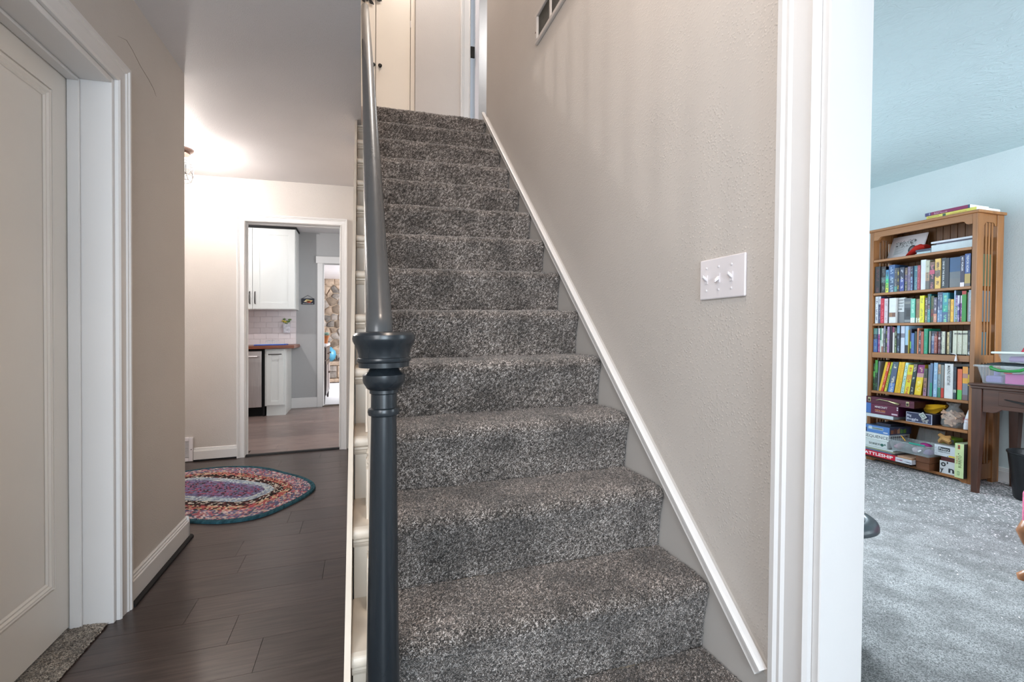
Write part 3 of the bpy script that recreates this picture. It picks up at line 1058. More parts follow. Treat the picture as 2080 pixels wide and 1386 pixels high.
# triple switch
sy0, sy1, sz0, sz1 = 0.9345, 1.0965, 1.140, 1.2475
sp = thing('light_switch', (XR, (sy0 + sy1) / 2, sz0), 'white triple toggle light switch on the stair wall', 'light switch')
obj('plate', B().box(XR - .007, XR, sy0, sy1, sz0, sz1), M['plastic'], sp, bevel=.005, seg=3)
for i, upw in enumerate((True, False, True)):
    y = sy1 - .0265 - i * .0455
    zc = (sz0 + sz1) / 2
    obj('slot', B().box(XR - .0085, XR - .006, y - .005, y + .005, zc - .012, zc + .012), M['plastic'], sp)
    d = .008 if upw else -.008
    b = B()
    b.sweep([(-.004, -.005), (.004, -.005), (.004, .005), (-.004, .005)], [((XR - .006, y, zc - d * .3), (0, 1, 0), (0, 0, 1)), ((XR - .020, y, zc + d), (0, .85, 0), (0, 0, .8))])
    obj('toggle', b, M['plastic'], sp, bevel=.0012)
    for zz_ in (zc - .030, zc + .030):
        obj('screw', B().lathe([(0.0032, 0), (.0032, -.0012), (.002, -.002)], (XR - .007, y, zz_), 12, 'x'), M['plastic'], sp, smooth=40)

# metal leaf wreath on the left closet door
wt = thing('leaf_wreath', (0.035, 4.25, 3.85), 'black metal leaf wreath hung at the top landing', 'wreath')
b = B()
rr = random.Random(5)
b.tube([(0.035 + .12 * math.cos(2 * math.pi * i / 24), 4.252, 4.0 + .12 * math.sin(2 * math.pi * i / 24)) for i in range(25)], .004, 6)
obj('ring', b, M['blackmetal'], wt)
for i in range(26):
    a = 2 * math.pi * i / 26
    r0_ = .12 + rr.uniform(-.012, .012)
    px_, pz_ = .035 + r0_ * math.cos(a), 4.0 + r0_ * math.sin(a)
    ta = a + math.pi / 2 + (0.7 if i % 2 else -0.7)
    ux, uz = math.cos(ta), math.sin(ta)
    vx, vz = -uz, ux
    L, W_ = .052, .014
    b = B()
    out = [(0, 0), (.3, 1), (.6, .9), (1, 0), (.6, -.9), (.3, -1)]
    vs = [(px_ + ux * L * p + vx * W_ * q, 4.252 - .004, pz_ + uz * L * p + vz * W_ * q) for p, q in out]
    vs += [(x, y + .002, z) for x, y, z in vs]
    b.add(vs, [(0, 1, 2, 3, 4, 5), (11, 10, 9, 8, 7, 6)] + [(i_, (i_ + 1) % 6, 6 + (i_ + 1) % 6, 6 + i_) for i_ in range(6)])
    obj('leaf', b, M['blackmetal'], wt)

# ------------------------------------------------------------------ braided rug
rug = thing('braided_rug', (-1.0, 3.65, 0), 'multicolour braided oval rug with a teal border on the dark plank floor', 'rug')
outer = [(-.296, 3.472), (-.318, 3.60), (-.40, 3.76), (-.545, 3.94), (-.70, 4.12), (-.874, 4.235), (-1.093, 4.285), (-1.325, 4.235), (-1.56, 4.10), (-1.70, 3.9), (-1.73, 3.65),
         (-1.6, 3.40), (-1.30, 3.215), (-.971, 3.108), (-.743, 3.015), (-.55, 3.04), (-.40, 3.22), (-.325, 3.36)]


def closed_curve(pts, n):
    """uniform Catmull-Rom through the points, resampled by length"""
    P = np.array(pts)
    k = len(P)
    out = []
    for i in range(k):
        p0, p1, p2, p3 = P[i - 1], P[i], P[(i + 1) % k], P[(i + 2) % k]
        for t in np.linspace(0, 1, 24, endpoint=False):
            out.append(.5 * (2 * p1 + (p2 - p0) * t + (2 * p0 - 5 * p1 + 4 * p2 - p3) * t * t + (3 * p1 - p0 - 3 * p2 + p3) * t ** 3))
    out = np.array(out + [out[0]])
    d = np.r_[0, np.cumsum(np.hypot(*np.diff(out, axis=0).T))]
    s = np.linspace(0, d[-1], n, endpoint=False)
    return np.stack([np.interp(s, d, out[:, 0]), np.interp(s, d, out[:, 1])], 1), d[-1]


curve, Lc = closed_curve(outer, 400)
ca_, cb_ = np.array([-1.22, 3.86]), np.array([-.74, 3.58])
ab = cb_ - ca_
tt = np.clip(((curve - ca_) @ ab) / (ab @ ab), 0, 1)
core = ca_ + tt[:, None] * ab
TEAL = [(0.015, 0.085, 0.115), (0.02, 0.105, 0.14), (0.012, 0.07, 0.10)]
PINK = [(0.45, 0.16, 0.20), (0.55, 0.42, 0.42), (0.12, 0.11, 0.22), (0.40, 0.10, 0.13), (0.18, 0.16, 0.26), (0.5, 0.36, 0.3), (0.06, 0.09, 0.14)]
RED = [(0.48, 0.10, 0.07), (0.5, 0.30, 0.15), (0.05, 0.03, 0.03), (0.40, 0.05, 0.08), (0.55, 0.42, 0.28)]
DARK = [(0.02, 0.016, 0.016), (0.03, 0.02, 0.02), (0.55, 0.48, 0.40), (0.12, 0.03, 0.03)]
PALE = [(0.42, 0.50, 0.56), (0.30, 0.38, 0.46), (0.5, 0.52, 0.50), (0.2, 0.24, 0.34)]
BLUE = [(0.16, 0.15, 0.30), (0.22, 0.19, 0.34), (0.30, 0.30, 0.45), (0.14, 0.05, 0.12), (0.10, 0.10, 0.20)]
PURP = [(0.16, 0.10, 0.24), (0.34, 0.07, 0.14), (0.14, 0.17, 0.28), (0.22, 0.12, 0.26), (0.06, 0.03, 0.05)]
bands = [TEAL, PINK, PINK, PINK, PINK, RED, RED, DARK, DARK, PALE, PALE, BLUE, PURP, PURP, PURP]
NR = len(bands)
M['braid'] = mat('braided_wool', (1, 1, 1, 1), 0.9, 0.12, 200, attr='Col', spec=0.15)
rr = random.Random(2)
for k, pal in enumerate(bands):
    ta, tb = 1 - k / NR, 1 - (k + 1) / NR
    pa, pb = core + (curve - core) * ta, core + (curve - core) * tb
    b = B()
    mid = (pa + pb) / 2
    L = np.hypot(*np.diff(np.vstack([mid, mid[:1]]), axis=0).T).sum()
    ns = max(12, int(L / 0.014))
    cum = np.r_[0, np.cumsum(np.hypot(*np.diff(np.vstack([mid, mid[:1]]), axis=0).T))]
    step = L / ns

    def at(P, f):
        f = float(np.interp((f % ns) * step, cum, np.arange(401))) % 400
        i = int(f)
        g = f - i
        q = P[i % 400] * (1 - g) + P[(i + 1) % 400] * g
        return q
    st_ = 1.0
    hz = 0.013 if k else 0.016
    for s in range(ns):
        for lane in (0, 1):
            f = (s + lane * .5) * st_
            u0_, u1_ = (0.0, 0.54) if lane == 0 else (0.46, 1.0)
            sh = .55 * st_ * (1 if lane == 0 else -1)
            q = []
            for uu, ff in ((u0_, f - st_ * .55 - sh), (u0_, f + st_ * .55 - sh), (u1_, f + st_ * .55 + sh), (u1_, f - st_ * .55 + sh)):
                q.append(at(pa, ff) * (1 - uu) + at(pb, ff) * uu)
            q = np.array(q)
            cc = q.mean(0)
            c = rr.choice(pal)
            j = rr.uniform(.8, 1.2)
            g_ = (c[0] + c[1] + c[2]) / 3
            b.col = tuple((q_ * .82 + g_ * .18) * j * .92 for q_ in c) + (1,)
            top = cc + (q - cc) * .55
            vs = [(x, y, .002) for x, y in q] + [(x, y, hz * .72) for x, y in cc + (q - cc) * .9] + [(x, y, hz) for x, y in top]
            fs = [(8, 9, 10, 11)]
            for a_ in range(4):
                n_ = (a_ + 1) % 4
                fs += [(a_, n_, 4 + n_, 4 + a_), (4 + a_, 4 + n_, 8 + n_, 8 + a_)]
            b.add(vs, fs)
    obj('braid_ring', b, M['braid'], rug, smooth=70)
b = B()
vs = [(x, y, .001) for x, y in curve[::4] * .995 + core[::4] * .005]
b.add(vs + [(x, y, .006) for x, y, z in vs], [tuple(range(100, 200))] + [(i, (i + 1) % 100, 100 + (i + 1) % 100, 100 + i) for i in range(100)])
obj('rug_backing', b, flat('dark_backing', 24, 26, 32, .9), rug)

# ------------------------------------------------------------------ kitchen
FYC = 6.785


def shaker(parent, name, x0, x1, y, z0, z1, m, rail=.06, handle=None):
    """door with a recessed panel facing -y"""
    b = B().box(x0, x0 + rail, y, y + .02, z0, z1).box(x1 - rail, x1, y, y + .02, z0, z1)
    b.box(x0 + rail, x1 - rail, y, y + .02, z0, z0 + rail).box(x0 + rail, x1 - rail, y, y + .02, z1 - rail, z1)
    d = obj(name, b, m, parent, bevel=.0015)
    obj('panel', B().box(x0 + rail - .004, x1 - rail + .004, y + .009, y + .018, z0 + rail - .004, z1 - rail + .004), m, d)
    if handle == 'v':
        hx = x0 + .028
        obj('handle', B().tube([(hx, y, z0 + .07), (hx, y - .022, z0 + .085), (hx, y - .03, z0 + .15), (hx, y - .022, z0 + .215), (hx, y, z0 + .23)], .006, 8), M['nickel'], d, smooth=60)
    if handle == 'h':
        hx = (x0 + x1) / 2
        obj('handle', B().tube([(hx - .075, y, z1 - .05), (hx - .07, y - .026, z1 - .05), (hx + .07, y - .026, z1 - .05), (hx + .075, y, z1 - .05)], .006, 8), M['nickel'], d, smooth=60)
    return d


lc = thing('base_cabinet', (-1.06, FYC, 0), 'narrow white base cabinet beside the stainless dishwasher', 'cabinet')
obj('body', B().box(-1.186, -0.945, FYC + .021, KW, 0.13, 0.868).box(-1.17, -0.945, FYC + .04, KW, 0.0, 0.13), M['cabinet'], lc, bevel=.001)
shaker(lc, 'door', -1.165, -0.965, FYC, 0.14, 0.85, M['cabinet'], .055, 'h')
dw = thing('dishwasher', (-1.5, FYC, 0), 'stainless steel dishwasher left of the narrow white cabinet', 'dishwasher')
obj('body', B().box(-1.79, -1.215, FYC + .03, KW - .02, 0.1, 0.862).box(-1.79, -1.215, FYC + .08, KW - .02, 0.0, 0.1), M['black'], dw)
b = B()
pr = [(FYC + .03, .118), (FYC - .004, .125), (FYC - .012, .40), (FYC - .010, .70), (FYC - .002, .845), (FYC + .03, .85)]
b.prism(pr, 'x', -1.787, -1.222)
obj('front', b, M['steel'], dw, bevel=.003)
obj('handle', B().tube([(-1.75, FYC - .004, .775), (-1.745, FYC - .05, .775), (-1.26, FYC - .05, .775), (-1.255, FYC - .004, .775)], .013, 12), M['steel'], dw, smooth=50)
struct('trim_7', B().box(-1.212, -1.19, FYC + .03, KW - .03, 0, .86), M['black'])
wtp = obj('worktop', B().box(-2.3, -0.835, FYC - .03, KW, 0.872, 0.912), M['butcher'], label='reddish butcher block worktop over the dishwasher and base cabinet', cat='worktop', bevel=.003)
uc = thing('wall_cabinet', (-1.1, 7.05, 1.39), 'tall white shaker wall cabinet above the tiled backsplash', 'cabinet')
obj('body', B().box(-2.0, -0.852, 7.071, KW, 1.392, 2.475), M['cabinet'], uc, bevel=.001)
shaker(uc, 'door', -1.375, -0.862, 7.05, 1.397, 2.47, M['cabinet'], .085, 'v')
d_ = shaker(uc, 'door', -1.885, -1.380, 7.05, 1.397, 2.47, M['cabinet'], .085)
hx = -1.41
obj('handle', B().tube([(hx, 7.05, 1.467), (hx, 7.028, 1.482), (hx, 7.02, 1.547), (hx, 7.028, 1.612), (hx, 7.05, 1.627)], .006, 8), M['nickel'], d_, smooth=60)
obj('crown_strip', B().box(-2.0, -0.842, 7.035, KW, 2.476, 2.500), M['black'], uc)
# tiled backsplash
bk = struct('backsplash', B().box(-2.0, -0.885, KW - .006, KW, 0.912, 1.392), M['grout'])
tw, th = .1525, .0765
for r in range(6):
    z0 = .915 + r * (th + .002)
    x = -0.887 - (0 if r % 2 == 0 else tw / 2)
    if r % 2:
        obj('tile', B().box(-0.887 - tw / 2 + .002, -0.887, KW - .013, KW - .006, z0, min(z0 + th, 1.390)), M['tile'], bk, bevel=.0015)
    while x > -1.8:
        obj('tile', B().box(x - tw + .002, x, KW - .013, KW - .006, z0, min(z0 + th, 1.390)), M['tile'], bk, bevel=.0015)
        x -= tw
# blue rimmed tray with a sink strainer, wall vase
ty = thing('drain_mat', (-1.12, 7.02, .912), 'flat blue silicone mat lying on the butcher block worktop', 'mat')
obj('mat_base', B().box(-1.33, -0.95, 6.87, 7.12, .912, .927), flat('blue_silicone', 52, 92, 190, .4), ty, bevel=.005)
obj('mat_pad', B().box(-1.30, -.98, 6.89, 7.10, .927, .932), flat('pale_pad', 200, 208, 222, .6), ty, bevel=.002)
rk = thing('dish_rack', (-1.12, 7.02, .932), 'small clear dish rack standing on the blue mat', 'dish rack')
b = B()
for i in range(6):
    x = -1.20 + i * .028
    b.tube([(x, 6.94, .934), (x, 6.94, .975 + .01 * (i % 2)), (x, 7.06, .975), (x, 7.06, .934)], .0025, 6)
b.tube([(-1.2, 6.94, .960), (-1.06, 6.94, .960)], .0025, 6)
b.tube([(-1.2, 7.06, .960), (-1.06, 7.06, .960)], .0025, 6)
obj('rack_wire', b, flat('white_wire', 200, 200, 205), rk)
wv = thing('wall_vase', (-1.0, KW - .03, 1.14), 'white patterned pocket vase with yellow flowers on the backsplash', 'vase')
b = B().prism([(-1.045, 1.075), (-.965, 1.075), (-.96, 1.20), (-1.05, 1.20)], 'y', KW - .045, KW - .0135)
obj('vase_body', b, flat('patterned_vase', 214, 214, 222, .3, vary=.25, scale=40), wv, bevel=.004)
rr = random.Random(4)
for i in range(9):
    x, z = -1.005 + rr.uniform(-.05, .055), 1.225 + rr.uniform(0, .045)
    b = B().blob((x, KW - .035, z), (.02, .008, .010), i, .15, 8, 6)
    obj('flower' if i < 3 else 'leaf', b, flat('yellow_petal', 226, 196, 70) if i < 3 else M['leaf'], wv, smooth=60)
    obj('stem', B().tube([(x, KW - .035, z), (-1.005, KW - .032, 1.19)], .002, 5), M['leaf'], wv)
# small sign on the kitchen wall
sg = thing('hanging_sign', (-.73, KW - .01, 1.47), 'small black picture sign hung by a wire beside the kitchen doorway', 'sign')
obj('sign_board', B().box(-.818, -.645, KW - .014, KW, 1.478, 1.562), flat('sign_black', 24, 26, 40), sg, bevel=.002)
b = B()
for i, (u, v, c) in enumerate([(0, 0, (0.7, .25, .05)), (.03, .006, (.8, .55, .2)), (-.03, -.004, (.75, .6, .4)), (.012, -.012, (.6, .1, .05)), (-.012, .014, (.85, .7, .3))]):
    b.col = (*c, 1)
    x, z = -.73 + u, 1.524 + v
    b.add([(x - .028, KW - .0148, z - .006), (x + .02, KW - .0148, z - .011), (x + .036, KW - .0148, z + .004), (x - .008, KW - .0148, z + .010)], [(0, 1, 2, 3)])
obj('sign_picture', b, M['print'], sg)
b = B()
b.col = (.75, .75, .78, 1)
for i in range(7):
    b.box(-.795 + i * .020, -.783 + i * .020, KW - .0149, KW - .0145, 1.486, 1.492)
obj('sign_lettering', b, M['print'], sg)
obj('wire', B().tube([(-.805, KW - .006, 1.562), (-.732, KW - .006, 1.607), (-.658, KW - .006, 1.562)], .0022, 6), M['black'], sg)

# ------------------------------------------------------------------ far room
def clip(poly, p, n):
    out = []
    for i in range(len(poly)):
        a, c = poly[i], poly[(i + 1) % len(poly)]
        da, dc = (a - p) @ n, (c - p) @ n
        if da <= 0:
            out.append(a)
        if (da < 0 < dc) or (dc < 0 < da):
            out.append(a + (c - a) * (da / (da - dc)))
    return out


fs_ = struct('wall_stone', B().box(-1.3, 0.6, 11.50, 11.62, 0.44, 2.30), M['mortar'])
rr = random.Random(21)
sites = []
for r in range(12):
    for c in range(12):
        sites.append(np.array([-1.3 + (c + .5 + (r % 2) * .4) * .158 + rr.uniform(-.068, .068), .44 + (r + .5) * .155 + rr.uniform(-.062, .062)]))
for i, s in enumerate(sites):
    poly = [np.array(p) for p in ((-1.3, .44), (.6, .44), (.6, 2.29), (-1.3, 2.29))]
    for j, t in enumerate(sites):
        if i != j and np.hypot(*(t - s)) < .75:
            n = (t - s) / np.hypot(*(t - s))
            poly = clip(poly, (s + t) / 2 - n * rr.uniform(.004, .010), n)
            if len(poly) < 3:
                break
    if len(poly) < 3:
        continue
    c = sum(poly) / len(poly)
    d = rr.uniform(.025, .055)
    k = len(poly)
    vs = [(p[0], 11.502, p[1]) for p in poly] + [(c[0] + (p[0] - c[0]) * .96, 11.502 - d * .7, c[1] + (p[1] - c[1]) * .96) for p in poly] + [(c[0] + (p[0] - c[0]) * .72, 11.502 - d, c[1] + (p[1] - c[1]) * .72) for p in poly]
    f_ = [tuple(range(2 * k, 3 * k))]
    for a in range(k):
        e = (a + 1) % k
        f_ += [(a, e, k + e, k + a), (k + a, k + e, 2 * k + e, 2 * k + a)]
    obj('stone', B().add(vs, f_), M['stone'] if rr.random() < .6 else M['stone_b'], fs_, smooth=35)
he = struct('wall_hearth', B().box(-1.3, 0.6, 11.02, 11.50, 0.0, .36), M['mortar'])
obj('hearth_slab', B().box(-1.32, .62, 10.96, 11.50, .362, .44), M['stone_b'], he, bevel=.01)
obj('hearth_step', B().box(-1.32, .62, 10.93, 11.02, 0, .075), M['stone_b'], he, bevel=.01)
x = -1.3
i = 0
while x < .55:
    w_ = rr.uniform(.14, .28)
    for z0, z1 in ((.085, .22), (.225, .355)) if i % 2 else ((.085, .355),):
        b = B().box(x + .008, x + w_ - .008, 10.985, 11.018, z0, z1)
        obj('stone', b, M['stone_b'] if i % 3 else M['stone'], he, bevel=.012)
    x += w_
    i += 1
sb = thing('sideboard', (-.72, 8.05, 0), 'dark wooden sideboard seen end on through the far doorway', 'sideboard')
obj('body', B().box(-.98, -.515, 7.62, 8.52, .10, .86), M['darkcab'], sb, bevel=.004)
obj('top', B().box(-1.0, -.500, 7.60, 8.54, .86, .90), M['plastic'], sb, bevel=.006)
for y0, y1 in ((7.64, 8.06), (8.08, 8.50)):
    dd = obj('door', B().box(-.513, -.503, y0, y1, .13, .64), M['darkcab'], sb, bevel=.002)
    obj('door_panel', B().box(-.503, -.498, y0 + .06, y1 - .06, .19, .58), flat('lit_edge', 150, 136, 134), dd, bevel=.004)  # pale colour paints in the light caught on the cabinet's edges
    obj('knob', B().lathe([(.006, 0), (.006, .012), (.014, .02), (.012, .03)], (-.503, y1 - .04 if y0 < 8 else y0 + .04, .45), 12, 'x'), M['bronze'], dd)
    dr = obj('drawer', B().box(-.513, -.503, y0, y1, .66, .84), M['darkcab'], sb, bevel=.002)
    obj('knob', B().lathe([(.006, 0), (.006, .012), (.014, .02), (.012, .03)], (-.503, (y0 + y1) / 2, .75), 12, 'x'), M['bronze'], dr)
for x_, y_ in ((-.96, 7.64), (-.535, 7.64), (-.96, 8.5), (-.535, 8.5)):
    obj('leg', B().prism([(x_ - .02, .1), (x_ + .02, .1), (x_ + .013, 0), (x_ - .013, 0)], 'y', y_ - .02, y_ + .02), M['darkcab'], sb)
pt = thing('plant_pot', (-.56, 8.1, .90), 'terracotta pot with pale plant on the dark sideboard', 'plant pot')
obj('pot', B().lathe([(.055, 0), (.075, .10), (.085, .10), (.085, .125), (.075, .125), (.07, .11), (.02, .10)], (-.57, 8.1, .90), 24), M['terracotta'], pt, smooth=40)
for i in range(10):
    a = i * 2.4
    obj('leaf', B().blob((-.57 + .05 * math.cos(a), 8.1 + .05 * math.sin(a), 1.04 + .012 * (i % 3)), (.035, .02, .012), i, .1, 8, 6), flat('pale_leaf', 150, 190, 180), pt, smooth=60)
vs_ = thing('floor_vase', (-.655, 11.22, .44), 'round turquoise vase on the stone hearth', 'vase')
obj('vase_body', B().lathe([(.05, 0), (.10, .06), (.125, .14), (.11, .23), (.05, .28), (.036, .30), (.043, .315)], (-.655, 11.22, .44), 24), M['turquoise'], vs_, smooth=50)
obj('hearth_cushion', B().blob((-.34, 11.2, .50), (.13, .09, .06), 4, .12, 16, 8, .442), flat('navy_cloth', 38, 48, 80, .9), smooth=60, label='dark blue cushion on the stone hearth', cat='cushion')
# ------------------------------------------------------------------ side room: bookcase
LEVEL[0] = True
F0 = 0.0225
BX0, BX1, BY0, BY1, BT = 4.11, 4.40, 2.207, 2.946, 1.962
bc = thing('bookcase', (4.25, 2.575, F0), 'tall oak bookcase with slatted sides against the blue grey wall', 'bookcase')
PF = .030
for y0 in (BY0, BY1 - PF):
    obj('post', B().box(BX0, BX0 + .072, y0, y0 + PF, F0, BT - .02), M['oak'], bc, bevel=.002)
    obj('post', B().box(BX1 - .072, BX1, y0, y0 + PF, F0, BT - .02), M['oak'], bc, bevel=.002)
    ya, yb = y0 + .006, y0 + PF - .006
    xa, xb = BX0 + .072, BX1 - .072
    arch = lambda zt, zb, s: [(xa, zb), (xa, zt), (xb, zt), (xb, zb), (xb - .018, zb), (xb - .022, zb + s * .012), (xb - .034, zb + s * .022), (xa + .034, zb + s * .022), (xa + .022, zb + s * .012), (xa + .018, zb)]
    obj('side_rail', B().prism(arch(BT - .02, BT - .10, 1), 'y', ya, yb), M['oak'], bc, bevel=.001)
    obj('side_rail', B().prism(arch(F0 + .03, F0 + .16, -1), 'y', ya, yb), M['oak'], bc, bevel=.001)
    obj('side_rail', B().box(xa, xb, ya, yb, .885, .94), M['oak'], bc, bevel=.001)
    for k in range(3):
        x = xa + .030 + k * .033
        obj('slat', B().box(x, x + .017, ya + .002, yb - .002, F0 + .14, .886), M['oak'], bc)
        obj('slat', B().box(x, x + .017, ya + .002, yb - .002, .939, BT - .08), M['oak'], bc)
obj('top', B().box(BX0 - .012, BX1 + .004, BY0 - .014, BY1 + .014, BT - .02, BT), M['oak_h'], bc, bevel=.003)
yi0, yi1 = BY0 + PF, BY1 - PF
ar = [(yi0, BT - .02), (yi1, BT - .02), (yi1, BT - .092), (yi1 - .030, BT - .092), (yi1 - .040, BT - .085), (yi1 - .05, BT - .07), (yi1 - .06, BT - .066),
      (yi0 + .06, BT - .066), (yi0 + .05, BT - .07), (yi0 + .04, BT - .085), (yi0 + .03, BT - .092), (yi0, BT - .092)]
obj('top_rail', B().prism(ar, 'x', BX0 + .002, BX0 + .022), M['oak_h'], bc, bevel=.001)
SH = [1.708, 1.430, 1.177, .935, .613, .400]
for i, z in enumerate(SH):
    t = .045 if i == 3 else .020
    obj('shelf', B().box(BX0 + .001, BX1 - .014, yi0 + .001, yi1 - .001, z - t, z), M['oak_h'], bc, bevel=.002)
obj('shelf', B().box(BX0 + .004, BX1 - .014, yi0 + .001, yi1 - .001, .058 - .02, .058), M['oak_h'], bc, bevel=.002)
br = [(yi0, .058), (yi1, .058), (yi1, F0 + .002), (yi1 - .03, F0 + .002), (yi1 - .05, F0 + .016), (yi0 + .05, F0 + .016), (yi0 + .03, F0 + .002), (yi0, F0 + .002)]
obj('bottom_rail', B().prism(br, 'x', BX0 + .001, BX0 + .02), M['oak_h'], bc)
for k in range(14):
    y = yi0 + k * (yi1 - yi0) / 14
    obj('back_board', B().box(BX1 - .014, BX1 - .004, y + .0012, y + (yi1 - yi0) / 14 - .0012, F0 + .02, BT - .02), M['oak_dark'], bc, bevel=.002)

# ------------------------------------------------------------------ books
ORD = ['', 'first', 'second', 'third', 'fourth', 'fifth', 'sixth', 'seventh', 'eighth', 'ninth', 'tenth', 'eleventh', 'twelfth', 'thirteenth', 'fourteenth', 'fifteenth', 'sixteenth',
       'seventeenth', 'eighteenth', 'nineteenth', 'twentieth'] + ['twenty-' + s for s in ('first', 'second', 'third', 'fourth', 'fifth', 'sixth', 'seventh', 'eighth', 'ninth')] + ['thirtieth'] + \
      ['thirty-' + s for s in ('first', 'second', 'third', 'fourth', 'fifth', 'sixth', 'seventh', 'eighth', 'ninth')]
br_ = random.Random(77)


def sc_(c, k=1.0):
    return (lin(c[0]) * k, lin(c[1]) * k, lin(c[2]) * k, 1)


def book(y0, y1, z0, h, bands, depth, label, group, lean=0.0, letter=None, title=None, dark=0.9, x0=None):
    """upright book, spine towards -x; bands = [(share from top, colour)...]; letter = colour of small spine lettering"""
    x0 = BX0 + .012 + br_.uniform(0, .012) if x0 is None else x0
    x1 = x0 + depth
    w = y1 - y0

    def Y(y, z):
        return y - lean * (z - z0) / h
    b = B()
    N = 44
    t = min(.0022, w * .12)
    cuts = (0, .26, .5, .74, 1) if w > .012 else (0, .5, 1)
    cols = len(cuts) - 1
    blocks = [(q0, q0 + br_.uniform(.1, .32)) for q0 in (.10, .44 + br_.uniform(-.06, .06), .74)]
    for r in range(N):
        za, zb = z0 + h * r / N, z0 + h * (r + 1) / N
        f = 1 - (r + .5) / N
        acc = 0
        base = bands[-1][1]
        for s, c in bands:
            acc += s
            if f <= acc:
                base = c
                break
        for q in range(cols):
            ya, yb = y0 + w * cuts[q], y0 + w * cuts[q + 1]
            b.col = sc_(base)
            if letter and any(b0 < f < b1 for b0, b1 in blocks) and (q in (1, 2) or cols == 2) and br_.random() < .62:
                k = br_.uniform(.45, .9)
                b.col = sc_(tuple(base[i] * (1 - k) + letter[i] * k for i in range(3)))
            b.add([(x0, Y(ya, za), za), (x0, Y(ya, zb), zb), (x0, Y(yb, zb), zb), (x0, Y(yb, za), za)], [(0, 3, 2, 1)] if False else [(0, 1, 2, 3)])
    main = max(bands, key=lambda q: q[0])[1]
    b.col = sc_(main, dark)
    for ya, yb in ((y0, y0 + t), (y1 - t, y1)):
        vs = [(x, Y(y, z), z) for z in (z0, z0 + h) for y in (ya, yb) for x in (x0 + .0002, x1)]
        b.add(vs, [(0, 2, 3, 1), (4, 5, 7, 6), (0, 1, 5, 4), (2, 6, 7, 3), (0, 4, 6, 2), (1, 3, 7, 5)])
    o = obj('book', b, M['print'], label=label, cat='book', group=group)
    pb = B()
    vs = [(x, Y(y, z), z) for z in (z0 + .002, z0 + h - .003) for y in (y0 + t, y1 - t) for x in (x0 + .0008, x1 - .003)]
    pb.add(vs, [(0, 2, 3, 1), (4, 5, 7, 6), (0, 1, 5, 4), (2, 6, 7, 3), (0, 4, 6, 2), (1, 3, 7, 5)])
    obj('pages', pb, M['pages'], o)
    if title:
        body, col, frac0, frac1, hh = title
        m = flat('ink_%d_%d_%d' % col, *col, .5)
        L = (frac1 - frac0) * h
        # reads downwards: text runs along -z, letters' tops point to +... the reader's right (-y)
        dz = Vector((0, lean / h, -1)).normalized()
        zt = z0 + h * (1 - frac0)
        yc = (y0 + y1) / 2 + (hh * w) * .36 - lean * (zt - z0) / h
        text('lettering', body, w * hh, (x0 - .0006, yc, zt), dz, (0, -1, 0), m, o, width=L, push=0.0, bold=.012)
    return o


